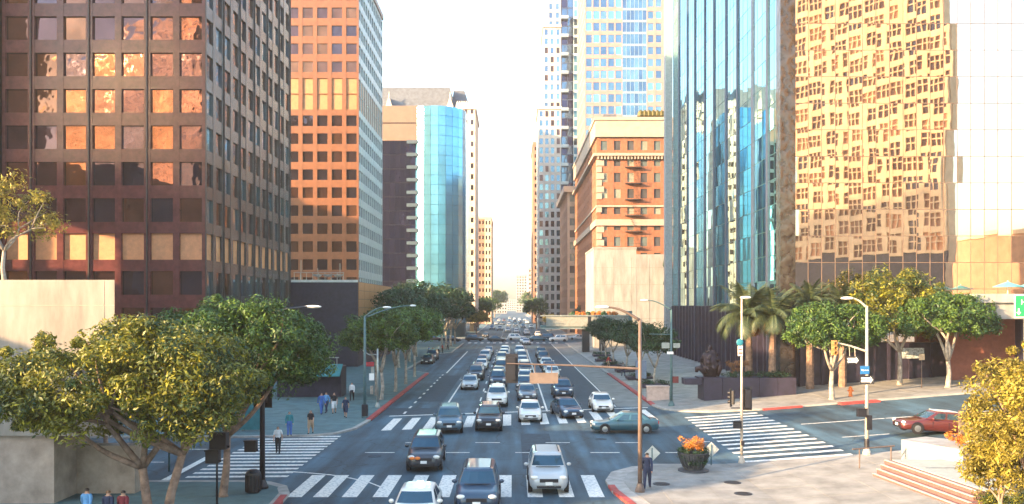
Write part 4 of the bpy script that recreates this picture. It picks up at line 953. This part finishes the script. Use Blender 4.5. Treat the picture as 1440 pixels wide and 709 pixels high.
# ---------------------------------------------------------------- poles, signals, signs
def cobra(t, top, tip, m, r=.07, rise=.35, n=8):
    a, b_ = Vector(top), Vector(tip); pts = []
    for i in range(n + 1):
        s = i / n; p = a.lerp(b_, s); p.z = a.z + (b_.z - a.z) * math.sin(s * math.pi / 2) ; pts.append(p)
    MB().tube(pts, [r * (1 - .4 * i / n) for i in range(n + 1)], 7).build('lamp_arm', m, t, smooth=True)
    d = (b_ - a); d.z = 0; d.normalize()
    hd = MB().ball((0, 0, 0), (.36, .17, .09), 10, 6).build('lamp_head', LAMPW, t, tuple(b_ + d * .25)); hd.rotation_euler = (0, 0, math.atan2(d.y, d.x))
def pole(t, z, r0, r1, m, base=True):
    MB().tube([(0, 0, -.05), (0, 0, z * .5), (0, 0, z)], [r0, (r0 + r1) / 2, r1], 10).build('pole', m, t, smooth=True)
    if base: MB().lathe([(r0 * 2.1, -.02), (r0 * 2.1, .10), (r0 * 1.5, .28), (r0 * 1.05, .42)], 10).build('pole_base', m, t)
def signal_head(t, loc, rz=0, s=1.0, back=True, m=BLACK, lens=None):
    b = MB(Matrix.Rotation(rz, 4, 'Z')); b.box(-.17 * s, .17 * s, -.11 * s, .11 * s, -.52 * s, .52 * s)
    o = b.build('signal_housing', m, t, loc)
    if back: MB(Matrix.Rotation(rz, 4, 'Z')).box(-.30 * s, .30 * s, .112 * s, .13 * s, -.70 * s, .70 * s).build('backplate', BLACK, o)
    for k, c in enumerate(((.35, .03, .02), (.38, .20, .02), (.03, .22, .12))):
        MB(Matrix.Rotation(rz, 4, 'Z') @ Matrix.Translation((0, .115 * s if not back else .15 * s, (.33 - .33 * k) * s)) @ Matrix.Rotation(-math.pi / 2, 4, 'X')).lathe([(.12 * s, 0), (.13 * s, .2 * s), (.11 * s, .2 * s), (.10 * s, .02)], 10).build('visor', m, o)
    return o
def ped_box(t, loc, s=1.0, rz=0):
    b = MB(Matrix.Rotation(rz, 4, 'Z')); b.box(-.24 * s, .24 * s, -.16 * s, .16 * s, -.24 * s, .24 * s); b.box(-.26 * s, .26 * s, -.22 * s, -.16 * s, .20 * s, .26 * s); b.box(-.03, .3 * s, -.03, .03, -.2 * s, -.14 * s)
    return b.build('walk_signal', BLACK, t, loc)
# tall brown signal pole on the near corner: mast arm over the road
x, y = G(900, 696); t = thing('signal_pole', 'tall brown signal pole with long mast arm and curved lamp above the walking man', 'signal pole', (x, y, .15))
pole(t, 8.2, .11, .08, STEELW)
cobra(t, (0, 0, 8.15), (-1.55, 0, 8.78), STEELW, .08)
MB().tube([(0, 0, 5.85), (-3, 0, 6.0), (-6.35, 0, 6.1)], [.06, .045, .03], 8).build('mast_arm', STEELW, t)
o = signal_head(t, (-6.1, .12, 5.85), 0, 1.0); 
MB().box(-5.25, -3.9, -.03, .0, 5.15, 5.66).build('street_sign_back', mat('tan_sign_back', (.16, .12, .10), .5), t)
for q in (-5.0, -4.2): MB().tube([(q, -.01, 5.6), (q, -.01, 6.06)], .02, 6).build('sign_bracket', STEELW, t)
# green pole on the plaza corner
x, y = G(944, 573); t = thing('lamp_post', 'green lamp post with sign plates on the plaza corner', 'lamp post', (x, y, h(x) + .15))
pole(t, 8.4, .13, .08, TEALP); cobra(t, (0, 0, 8.35), (-2.1, 0, 9.2), TEALP, .07); MB().tube([(0, 0, 6.2), (-1.9, 0, 6.25)], .04, 7).build('side_arm', TEALP, t)
MB().box(-.85, -.16, -.05, -.02, 5.0, 5.5).build('sign_plate', STEEL, t); MB().box(.16, .75, -.05, -.02, 5.05, 5.45).build('sign_plate', STEEL, t); MB().box(-.4, .15, -.18, -.14, 4.5, 4.72).build('small_sign', SIGNW, t)
MB().box(.1, .6, -.2, .1, 2.0, 2.55).build('walk_signal', mat('dark_red_box', (.12, .02, .02), .6), t)
# lamp post standing at the corner of the hillside crossing
x, y = G(1043, 655); t = thing('signal_pole', 'slim pole with back to back signals at the hillside crosswalk', 'signal pole', (x, y, h(x) + .15))
pole(t, 9.2, .085, .05, STEELP); MB().ball((0, 0, 0), (.32, .14, .08), 10, 6).build('lamp_head', LAMPW, t, (.22, 0, 9.25))
MB().ball((0, 0, 0), (.2, .05, .2), 12, 6).build('round_sign', mat('teal_sign', (.02, .16, .22), .5), t, (-.14, -.14, 6.75)); MB().box(-.24, .02, -.12, -.09, 6.0, 6.55).build('red_white_sign', SIGNW, t)
MB().box(-.22, .0, -.125, -.121, 6.1, 6.2).build('sign_bar', REDK, t); MB().box(-.22, .0, -.125, -.121, 6.32, 6.4).build('sign_bar', REDK, t)
signal_head(t, (-.48, .1, 3.65), R(60), .75, True); signal_head(t, (.35, .1, 3.6), 0, .95, True); ped_box(t, (-.28, -.1, 2.15), .85)
MB().box(-.6, .5, -.03, .03, 3.05, 3.1).build('bracket', BLACK, t); MB().box(-.06, .1, -.22, -.08, 1.0, 1.25).build('push_button', BLACK, t)
# pale pole with one-way signs
x, y = G(1219, 643); t = thing('signal_pole', 'pale lamp and signal pole with one way signs beside the hillside crosswalk', 'signal pole', (x, y, h(x) + .15))
pole(t, 8.3, .11, .07, STEELP); cobra(t, (0, 0, 8.2), (-.85, 0, 8.72), STEELP, .07)
MB().tube([(0, 0, 5.75), (-.9, 0, 6.05), (-1.75, 0, 6.25)], [.06, .05, .045], 8).build('mast_arm', STEELP, t)
signal_head(t, (-1.78, .1, 5.95), R(180), .8, False, mat('ochre_signal', (.32, .17, .06), .6))
def oneway(t, x0, z0, w_, h_, y=-.13):
    MB().box(x0, x0 + w_, y - .02, y, z0, z0 + h_).build('one_way_plate', SIGNK, t)
    a = h_ * .14; b = MB(); hh = h_ / 2
    b.add([(x0 + a, y - .024, z0 + h_ * .22), (x0 + w_ * .74, y - .024, z0 + h_ * .22), (x0 + w_ * .74, y - .024, z0 + h_ * .06), (x0 + w_ - a * .6, y - .024, z0 + hh), (x0 + w_ * .74, y - .024, z0 + h_ * .94), (x0 + w_ * .74, y - .024, z0 + h_ * .78), (x0 + a, y - .024, z0 + h_ * .78)], [(0, 1, 2, 3, 4, 5, 6)])
    b.build('white_arrow', SIGNW, t); text('ONE WAY', h_ * .34, SIGNK, t, (x0 + w_ * .43, y - .03, z0 + hh))
oneway(t, -1.2, 5.05, .72, .44); MB().tube([(-.98, -.08, 5.4), (-.98, 0, 6.05)], .015, 5).build('sign_bracket', STEELP, t); MB().tube([(-.68, -.08, 5.4), (-.68, 0, 5.95)], .015, 5).build('sign_bracket', STEELP, t)
MB().box(-.42, .08, -.15, -.12, 4.5, 4.95).build('street_name_sign', SIGNB, t); text('Figueroa', .115, SIGNW, t, (-.17, -.155, 4.72))
oneway(t, -.45, 3.95, .78, .46); ped_box(t, (-.32, -.05, 2.35), .95); MB().box(-.05, .22, -.2, .1, 1.4, 2.2).build('control_box', BLACK, t); MB().lathe([(.14, 0), (.14, .8), (.1, .9)], 10).build('dark_sleeve', BLACK, t)
# poles on the avenue side
x, y = G(513, 590); t = thing('lamp_post', 'teal lamp post with two arms at the avenue corner', 'lamp post', (x, y, .15))
pole(t, 8.0, .13, .09, TEALP); cobra(t, (0, 0, 7.95), (1.5, 0, 8.72), TEALP, .07); cobra(t, (0, 0, 7.9), (3.2, 3.5, 8.85), TEALP, .06)
MB().lathe([(.26, 0), (.26, 1.0), (.22, 1.05)], 10).build('dark_plinth', BLACK, t)
x, y = G(531, 575); t = thing('signal_pole', 'grey signal pole with bracket arm beside the teal lamp post', 'signal pole', (x, y, .15))
pole(t, 5.1, .1, .08, STEEL); MB().tube([(0, 0, 4.6), (-.7, 0, 4.55), (-1.3, 0, 4.95)], .04, 6).build('bracket_arm', STEEL, t); signal_head(t, (-.45, .05, 3.1), R(20), .75, False, STEEL); signal_head(t, (-.5, -.1, 1.5), R(200), .7, False, STEELP)
MB().box(-1.0, -.3, -.1, -.06, 3.55, 3.95).build('red_sign', mat('sign_red', (.30, .02, .03), .5), t); MB().box(-.72, -.28, -.14, -.1, 2.35, 2.95).build('white_sign', SIGNW, t)
x, y = G(369, 691); t = thing('signal_pole', 'dark signal pole rising through the ficus crown at the near kerb', 'signal pole', (x, y, .15))
pole(t, 8.6, .14, .1, BLACK); signal_head(t, (-.1, .25, 4.9), 0, 1.5, True); ped_box(t, (-.55, 0, 2.05), 1.15)
MB().tube([(0, 0, 8.4), (1.2, 0, 8.7), (2.0, 1.0, 8.8)], .05, 7).build('lamp_arm', BLACK, t); MB().ball((0, 0, 0), (.45, .16, .08), 10, 6).build('lamp_head', LAMPW, t, (2.2, 1.0, 8.8))
x, y = G(356, 697); t = thing('litter_bin', 'dark ribbed litter bin beside the dark signal pole', 'litter bin', (x, y, .15))
MB().lathe([(.28, 0), (.33, .05), (.36, .85), (.34, .95), (.2, 1.08)], 14).build('body', BLACK, t)
for k in range(14): a = k * math.pi / 7; MB(Matrix.Rotation(a, 4, 'Z')).box(.335, .375, -.02, .02, .08, .84).build('rib', DARKM, t)
x, y = G(238, 664); t = thing('sign_post', 'plain green post standing at the side street kerb', 'post', (x, y, .1)); pole(t, 3.2, .06, .05, TEALP, False); MB().box(-.25, .25, -.07, -.04, 2.5, 3.1).build('sign_plate', STEEL, t)
t = thing('walk_signal_post', 'slim dark post with a walk signal box behind the twin trunks', 'post', (-13.0, 37.6, .15)); pole(t, 3.1, .05, .045, BLACK, False); ped_box(t, (.1, 0, 2.9), 1.5); ped_box(t, (-.2, .1, 2.2), 1.2)
# diamond signs
for px, py, lb in ((917, 664, 'diamond sign seen from behind beside the walking man'), (1000, 658, 'diamond sign seen from behind beside the planter urn')):
    x, y = G(px, py); t = thing('diamond_sign', lb, 'sign', (x, y, .15), .0, 'diamond signs on the corner'); pole(t, 1.15, .03, .03, TEALP, False)
    b = MB(Matrix.Translation((.03, .05, .86)) @ Matrix.Rotation(R(45), 4, 'Y')); b.box(-.30, .30, -.01, .01, -.30, .30); b.build('plate', mat('aluminium_sign_back', (.50, .52, .50), .4, metal=.4), t)
# hydrant, sign, hill-side furniture
x, y = G(1200, 561); t = thing('fire_hydrant', 'orange fire hydrant on the red kerb near the round ficus', 'fire hydrant', (x, y + .6, h(x) + .14)); ORG = mat('hydrant_orange', (.62, .16, .03), .5)
MB().lathe([(.2, 0), (.2, .06), (.14, .08), (.14, .62), (.17, .64), (.17, .70), (.1, .82), (.03, .88)], 12).build('barrel', ORG, t)
for s_ in (-1, 1): MB(Matrix.Translation((s_ * .13, 0, .5)) @ Matrix.Rotation(s_ * math.pi / 2, 4, 'Y')).lathe([(.08, 0), (.08, .1), (.05, .13)], 8).build('outlet', ORG, t)
x, y = G(1296, 548); t = thing('street_sign', 'small square sign on a thin post by the dark wall', 'sign', (x, y, h(x) + .14)); pole(t, 3.0, .035, .03, STEELW, False); MB().box(-.24, .24, -.06, -.03, 2.45, 3.0).build('plate', mat('tan_sign', (.50, .36, .22), .6), t)
x = (1310 - CX) / FPX * 79; t = thing('banner_sign', 'pale lettered panel on the dark wall behind the square sign', 'sign', (x - 1.2, 81.3, h(x) + 1.2)); MB().box(-.6, 1.6, -.06, 0, .9, 1.9).build('panel', mat('pale_banner', (.45, .50, .52), .5, var=.5, scale=6), t)
# pink kerbside block
x, y = G(897, 581); t = thing('concrete_barrier', 'pinkish concrete block at the kerb end of the bus lane', 'barrier', (12.55, 79, .1)); MB().box(0, 2.0, 0, .7, 0, 1.35).build('block', mat('pink_concrete', (.46, .35, .30), .8), t); MB().box(-.06, 2.06, -.06, .76, 1.35, 1.47).build('cap', MATS['pink_concrete'], t)
t = thing('news_rack', 'blue grey news rack among the plaza trees', 'news rack', (14.4, 99, .3)); MB().box(0, 1.2, 0, .6, .25, 2.3).build('cabinet', mat('blue_cabinet', (.16, .20, .30), .5), t); MB().box(.1, .2, .1, .5, 0, .25).build('leg', BLACK, t); MB().box(1, 1.1, .1, .5, 0, .25).build('leg', BLACK, t)
for px, py, lb in ((833, 489, 'white notice on a post past the plaza trees'), (823, 482, 'second white notice on a post towards the footbridge')):
    x, y = G(px, py); x = max(x, 13.2); y = min(y, 150); t = thing('notice_sign', lb, 'sign', (x, y, h(x) + .14)); pole(t, 3.2, .05, .05, STEEL, False); MB().box(-.4, .4, -.08, -.04, 2.4, 3.2).build('plate', SIGNW, t)
# planter urn with orange flowers
x, y = G(975, 666); t = thing('planter_urn', 'dark fluted planter urn with orange flowers on the near corner', 'planter', (x, y, .15))
MB().lathe([(.82, 0), (.82, .07), (.50, .10), (.52, .2), (.66, .55), (.80, .92), (.86, 1.0), (.80, 1.02), (.7, .95)], 20).build('bowl', mat('lead_grey', (.045, .05, .06), .6), t)
for k in range(18): a = k * math.pi / 9; MB(Matrix.Rotation(a, 4, 'Z')).tube([(.54, 0, .2), (.69, 0, .55), (.82, 0, .92)], .035, 5).build('flute', MATS['lead_grey'], t)
cs = [(random.gauss(0, .28), random.gauss(0, .28), 1.2 + abs(random.gauss(.18, .16))) for _ in range(34)]; obj('flowers', leaf_mesh('flowers', cs, [.2] * 34, 60, .05, LEAF[6]), t)
cs = [(.66 * math.cos(k), .66 * math.sin(k), .95 + random.uniform(-.45, .25)) for k in range(44)]; obj('foliage', leaf_mesh('foliage', cs, [.22] * 44, 50, .06, LEAF[2]), t)
# bronze sculpture, dark granite planter
x = 18.0; y = 76.0; t = thing('granite_planter', 'long dark granite planter wall with shrubs under the palms', 'planter', (x, y, h(x) + .14))
for k in range(5): MB().box(-.9 + k * 1.65, .72 + k * 1.65, 0, 2.6, -.2, 2.0 + .0 * k).build('granite_block', DARKS, t)
MB().box(-2.5, -.95, .6, 2.0, 1.35, 1.9).build('projecting_slab', DARKS, t)
cs = [(random.uniform(1.2, 7), random.uniform(.4, 2.2), 2.05 + random.uniform(0, .3)) for _ in range(50)]; obj('shrub', leaf_mesh('shrub', cs, [.3] * 50, 45, .09, LEAF[2]), t)
cs = [(random.uniform(1.6, 3.4), random.uniform(.8, 2.2), 2.5 + random.uniform(0, .9)) for _ in range(24)]; obj('red_shrub', leaf_mesh('red_shrub', cs, [.28] * 24, 40, .08, LEAF[5]), t)
BRZ = mat('dark_bronze', (.032, .019, .024), .5, metal=.4, var=.3, scale=2, bump=.5, bscale=4)
t = thing('bronze_sculpture', 'dark bronze sculpture of massed rounded forms on the granite planter', 'sculpture', (x - .1, y + 1.3, h(x) + 2.14))
b = MB()
b.prism([(-.62, -.5), (.45, -.6), (.68, .1), (.35, .6), (-.5, .5)], 0, 2.15)
for q in range(26):
    a = random.uniform(0, 6.3); zz_ = random.uniform(.1, 2.7); rr_ = .62 - .12 * abs(zz_ - 1.2)
    b.M = Matrix.Translation((rr_ * math.cos(a) + .1 * (zz_ - 1), rr_ * math.sin(a) * .8, zz_)) @ Matrix.Rotation(random.uniform(-1, 1), 4, 'Y') @ Matrix.Rotation(random.uniform(-1, 1), 4, 'X')
    b.ball((0, 0, 0), (random.uniform(.18, .4), random.uniform(.15, .3), random.uniform(.25, .55)), 8, 6, .14)
b.M = None
for pth in ([(-.5, -.5, .3), (-1.0, -.5, .9), (-1.25, -.5, .8), (-1.3, -.5, .45)], [(.6, -.3, .1), (.85, -.3, .8), (.7, -.2, 1.35)]): b.tube(pth, [.2, .26, .24, .12][:len(pth)], 8)
b.build('cast_mass', BRZ, t, smooth=True); MB().box(-1.2, 1.2, -.7, .7, -.14, .04).build('plinth', DARKS, t)
# near corner: steps, platform, sloping planter wall, railing
x0, y0 = 17.2, 41.6
STN = mat('pink_step_stone', (.17, .085, .08), .7, var=.12, scale=2); STW = mat('step_nosing', (.42, .37, .33), .7, var=.08)
t = thing('stone_steps', 'pinkish stone steps with pale nosings beside the flat platform', 'steps', (0, 0, 0))
pa, pb = P(1245, 664, 43.4), P(1356, 712, 36.5)
for k in range(4):
    z = .75 - k * .16; dx = -.34 * k
    a = (18.9 + dx, 43.3 - .34 * k); c2 = (19.6 + dx, 36.0 - .34 * k)
    MB().prism([(a[0], a[1]), (c2[0], c2[1]), (c2[0] + 1.0, c2[1]), (a[0] + 1.0, a[1])], 0 + .1, z).build('step', STN, t, (0, 0, h(18.5) - .05))
    MB().prism([(a[0] - .015, a[1] + .01), (c2[0] - .015, c2[1]), (c2[0] + .12, c2[1]), (a[0] + .12, a[1] + .01)], z + .003, z + .03).build('nosing', STW, t, (0, 0, h(18.5) - .05))
t = thing('stone_platform', 'flat grey stone platform at the top of the steps', 'platform', (0, 0, h(18.5)))
MB().prism([(19.3, 43.3), (20.0, 36), (21.2, 36), (22.6, 38.5), (23.3, 43.3)], .05, .74).build('paved_top', mat('platform_stone', (.30, .33, .31), .7, var=.08), t); MB().prism([(19.9, 41.0), (23.2, 41.0), (23.2, 41.1), (19.9, 41.1)], .742, .747).build('joint', DARKS, t)
t = thing('planter_wall', 'dark sloping planter wall with white plaster end and orange flowers', 'planter', (0, 0, h(22)))
b = MB(); b.add([(22.4, 42.2, 0), (25.9, 37.2, 0), (25.9, 37.2, 3.0), (22.4, 42.2, 1.45), (22.7, 42.4, 0), (26.2, 37.4, 0), (26.2, 37.4, 3.0), (22.7, 42.4, 1.45)], [(0, 1, 2, 3), (7, 6, 5, 4), (3, 2, 6, 7), (0, 3, 7, 4), (1, 5, 6, 2), (4, 5, 1, 0)]); b.build('sloping_wall', mat('navy_tile_wall', (.03, .03, .06), .35), t)
MB().tube([(22.45, 42.2, 1.55), (25.95, 37.2, 3.1)], .06, 6).build('cap_rail', STEEL, t)
MB().prism([(20.8, 45.6), (22.35, 42.3), (22.6, 42.4), (24.6, 44.6), (22.6, 46.6)], 0, 1.15).build('plaster_wall', WHITEW, t)
cs = [(random.gauss(22.9, .35), random.gauss(43.3, .35), 1.35 + abs(random.gauss(0, .2))) for _ in range(34)]; obj('flowers', leaf_mesh('flowers', cs, [.2] * 34, 50, .055, LEAF[6]), t)
MB().box(23.3, 26.6, 44.2, 44.32, .6, 2.75).build('tan_screen', mat('tan_screen', (.30, .22, .17), .5), t); MB().box(23.22, 23.34, 44.1, 44.4, .0, 2.85).build('screen_post', STEELW, t)
t = thing('hand_rail', 'thin steel handrail at the head of the stone steps', 'railing', (0, 0, h(18.3) + .14))
for x_, y_ in ((18.0, 44.2), (19.9, 44.8)): MB().tube([(x_, y_, 0), (x_, y_, 1.0)], .035, 7).build('post', STEELW, t)
MB().tube([(17.6, 44.1, 1.0), (20.1, 44.86, 1.05)], .04, 7).build('top_rail', STEELW, t)
t = thing('box_hedge', 'clipped yellow green hedge at the foot of the yellow tree', 'hedge', (19.4, 35.0, h(19.4) + .1)); cs = [(random.uniform(-.4, 2.6), random.uniform(-.3, .3), random.uniform(.1, .75)) for _ in range(90)]; obj('foliage', leaf_mesh('foliage', cs, [.22] * 90, 60, .05, LEAF[0]), t)
# kiosk with teal awning on the avenue corner
t = thing('kiosk', 'teal awning kiosk by the plaza people under the avenue trees', 'kiosk', (-22.8, 82, .15)); TEALA = mat('teal_awning', (.04, .20, .22), .7)
MB().box(0, 6.2, .8, 3.5, 0, 2.9).build('wall', DARKS, t); b = MB(); b.add([(-.2, -.8, 2.2), (6.4, -.8, 2.2), (6.4, .8, 3.2), (-.2, .8, 3.2), (-.2, -.8, 2.1), (6.4, -.8, 2.1), (6.4, .8, 3.1), (-.2, .8, 3.1)], [(0, 1, 2, 3), (7, 6, 5, 4), (0, 4, 5, 1), (1, 5, 6, 2), (2, 6, 7, 3), (3, 7, 4, 0)]); b.build('awning', TEALA, t); MB().box(-2.6, -.2, 0, .3, 3.2, 5.2).build('teal_panel', mat('teal_panel', (.02, .22, .22), .5), t)
MB().tube([(0, -.6, 3.9), (6.3, -.6, 3.9)], .05, 6).build('rail', STEEL, t)
for k in range(4): MB().tube([(.1 + k * 2, -.6, 3.0), (.1 + k * 2, -.6, 3.9)], .04, 6).build('rail_post', STEEL, t)
t = thing('hoarding', 'teal hoarding panel along the side street pavement', 'hoarding', (-22, 60.2, .14)); MB().box(0, 4.4, 0, .12, .1, 2.2).build('panel', mat('hoarding_teal', (.03, .15, .17), .6), t)
for k in range(4): MB().box(.1 + k * 1.4, .2 + k * 1.4, .12, .3, 0, 2.2).build('post', STEEL, t)

# ---------------------------------------------------------------- people
SKIN = mat('skin', (.42, .24, .16), .6, var=.05); HAIRM = mat('dark_hair', (.03, .02, .016), .7); HAIRB = mat('brown_hair', (.16, .08, .035), .7)
CL = {k: mat('cloth_' + k.replace(' ', '_'), c, .85, var=.12, scale=8) for k, c in {'dark blue': (.02, .03, .07), 'black': (.015, .015, .02), 'white': (.62, .62, .62), 'sky blue': (.12, .30, .55), 'maroon': (.16, .02, .03), 'red': (.40, .04, .03), 'grey': (.16, .16, .17), 'teal': (.03, .18, .20), 'blue': (.05, .12, .35), 'tan': (.35, .24, .15)}.items()}
def body_mesh(stride, arm, hgt=1.75):
    """one continuous figure from a skinned skeleton, facing -Y"""
    k = hgt / 1.75; J = {}; V = []; E = []; Rd = []
    def v(p, r, par=None):
        V.append(tuple(c * k for c in p)); Rd.append(r * k)
        if par is not None: E.append((par, len(V) - 1))
        return len(V) - 1
    pel = v((0, 0, .96), .135); ab = v((0, 0, 1.12), .13, pel); ch = v((0, -.01, 1.32), .155, ab); nk0 = v((0, 0, 1.46), .085, ch); nk = v((0, -.01, 1.52), .055, nk0); hd = v((0, -.02, 1.60), .085, nk); tp = v((0, -.015, 1.69), .075, hd)
    for s, sg in ((-1, 1), (1, -1)):
        st = stride * sg
        hip = v((s * .10, 0, .90), .105, pel); kn = v((s * .10, -st * .45 - .02, .50), .07, hip); an = v((s * .10, -st * .75 + abs(st) * .05, .10), .042, kn); to = v((s * .11, -st * .75 - .14, .045), .04, an)
        sh = v((s * .17, 0, 1.42), .075, nk0); el = v((s * .235, st * arm * .35 + .02, 1.15), .046, sh); wr = v((s * .24, st * arm * .7 - .06, .92), .033, el); ha = v((s * .24, st * arm * .75 - .08, .83), .036, wr)
        for q in range(4): v((s * (.235 + .004 * q), st * arm * .77 - .115 + .022 * q, .765 + .006 * abs(q - 1.5)), .009, ha)
        v((s * .205, st * arm * .75 - .12, .82), .010, wr)
    me = bpy.data.meshes.new('person'); me.from_pydata(V, E, []); o = bpy.data.objects.new('tmp', me); COL.objects.link(o)
    sk = o.modifiers.new('s', 'SKIN'); sk.use_smooth_shade = True
    if not me.skin_vertices: 
        bm = bmesh.new(); bm.from_mesh(me); bm.verts.layers.skin.verify(); bm.to_mesh(me); bm.free()
    lay = me.skin_vertices[0].data
    for i, r in enumerate(Rd): lay[i].radius = (r, r * (.78 if i in (pel, ab, ch) else 1.0)); lay[i].use_root = (i == 0)
    sub = o.modifiers.new('u', 'SUBSURF'); sub.levels = 1; sub.render_levels = 1
    dg = bpy.context.evaluated_depsgraph_get(); ev = o.evaluated_get(dg); m2 = bpy.data.meshes.new_from_object(ev)
    bpy.data.objects.remove(o); m2.name = 'body'; m2.materials.clear(); m2.materials.append(SKIN); return m2
BODY = [body_mesh(.0, .3), body_mesh(.34, 1.0), body_mesh(-.30, .9)]
def shell(me, test, off, m, nm):
    keep = [p for p in me.polygons if test(p.center)]
    idx = {}; vs = []; fs = []
    for p in keep:
        f = []
        for i in p.vertices:
            if i not in idx: idx[i] = len(vs); vs.append(tuple(me.vertices[i].co + me.vertices[i].normal * off))
            f.append(idx[i])
        fs.append(f)
    r = bpy.data.meshes.new(nm); r.from_pydata(vs, [], fs); r.materials.append(m); r.polygons.foreach_set('use_smooth', [True] * len(fs)); return r
HAIRS = {}
def person(label, x, y, top, bottom, pose=1, rz=0, hgt=1.75, hair=HAIRM, sleeve=True, skirt=None, z=None, group=None):
    me = BODY[pose % 3]; t = obj('person', me, None, (x, y, h(x) + (.15 if z is None else z)), rz); tag(t, label, 'person', group); s = hgt / 1.75; t.scale = (s, s, s)
    up = lambda c: 1.00 < c.z < 1.48 and (abs(c.x) < .19 or (c.z > (.86 if sleeve else 1.2))) or (sleeve and .88 < c.z <= 1.0 and abs(c.x) > .185)
    obj('top', shell(me, lambda c: up(c), .014, CL[top], 'top'), t)
    lo = (lambda c: .09 < c.z <= 1.03 and abs(c.x) < .185) if not skirt else (lambda c: .45 < c.z <= 1.03 and abs(c.x) < .185)
    obj('skirt' if skirt else 'trousers', shell(me, lo, .018 if not skirt else .04, CL[bottom], 'trousers'), t)
    obj('shoes', shell(me, lambda c: c.z <= .10, .012, CL['black'], 'shoes'), t)
    if (pose, hair.name) not in HAIRS:
        HAIRS[(pose, hair.name)] = shell(me, lambda c: c.z > 1.60 and (c.y > -.05 or c.z > 1.70), .016, hair, 'hair')
    obj('hair', HAIRS[(pose, hair.name)], t)
    b = MB().ball((0, 0, 0), (.014, .02, .022), 6, 4); b.build('nose', SKIN, t, (0, -.105, 1.60))
    for sx in (-.03, .03): MB().ball((0, 0, 0), (.012, .008, .008), 6, 4).build('eye', CL['black'], t, (sx, -.098, 1.625))
    MB().box(-.022, .022, -.004, .004, -.004, .004).build('mouth', CL['maroon'], t, (0, -.098, 1.555))
    return t
x, y = G(910, 692); person('man in a dark blue suit walking beside the brown signal pole', x, y, 'dark blue', 'dark blue', 1, R(165), 1.80)
x, y = G(391, 638); person('woman with white top and dark trousers on the side crosswalk', x, y, 'white', 'black', 2, R(10), 1.68, HAIRM, False, z=.02)
x, y = G(437, 613); person('person in dark top and light skirt stepping off the avenue kerb', x, y, 'black', 'tan', 1, R(0), 1.66, HAIRB, False, True)
x, y = G(407, 616); person('person in pale top waiting at the avenue kerb', x, y, 'teal', 'blue', 0, R(20), 1.7, HAIRM)
x, y = G(452, 585); person('person in blue jacket in the group on the avenue corner', x, y, 'blue', 'blue', 1, R(30), 1.76)
x, y = G(459, 583); person('person in sky blue top in the group on the avenue corner', x, y, 'sky blue', 'dark blue', 2, R(-20), 1.72, HAIRB)
x, y = G(470, 584); person('person in black top and white shorts near the kiosk', x, y, 'black', 'white', 1, R(10), 1.75, HAIRM, False, True)
x, y = G(486, 590); person('woman in dark blue dress near the teal lamp post', x, y, 'dark blue', 'dark blue', 2, R(0), 1.68, HAIRB, False, True)
x, y = G(495, 566); person('person in white shirt behind the teal lamp post', x, y, 'white', 'black', 1, R(0), 1.75)
for px, Y, tp, bt, hr, lb in ((122, 33.4, 'sky blue', 'dark blue', HAIRM, 'man in sky blue shirt below the terrace pier'), (152, 33.0, 'dark blue', 'black', HAIRB, 'person in navy top beside the man in sky blue'), (173, 33.0, 'maroon', 'black', HAIRM, 'person in maroon top next to the twin trunks')):
    person(lb, (px - CX) / FPX * Y, Y, tp, bt, 1, R(175), 1.76, hr)
for i, (px, py, tp) in enumerate(((640, 500, 'white'), (633, 503, 'maroon'), (627, 502, 'blue'), (645, 498, 'red'), (651, 494, 'grey'))):
    x, y = G(px, py); person('distant pedestrian in %s top on the avenue pavement' % tp, x - 3.0, y, tp, 'black', i, R(40 * i), 1.72)
x, y = G(850, 519); person('person in red top among the plaza trees', max(x, 13.6), y, 'red', 'tan', 1, R(60), 1.72)
x, y = G(872, 531); person('person in grey top among the plaza trees', max(x, 13.8), y, 'grey', 'dark blue', 2, R(200), 1.74)

# ---------------------------------------------------------------- warm evening haze
hz = MB().box(-930, 930, -290, 2040, -3, 190).build('haze', None or GROUND)
hz.data.materials.clear(); hm = bpy.data.materials.new('haze_air'); hm.use_nodes = True; hn = hm.node_tree; hn.nodes.clear()
pv = hn.nodes.new('ShaderNodeVolumePrincipled'); pv.inputs['Density'].default_value = HAZE; pv.inputs['Color'].default_value = (.98, .93, .86, 1); pv.inputs['Anisotropy'].default_value = .2
ho = hn.nodes.new('ShaderNodeOutputMaterial'); hn.links.new(pv.outputs[0], ho.inputs['Volume'])
hz.data.materials.append(hm); tag(hz, 'warm evening haze filling the street', 'haze', None, 'stuff')
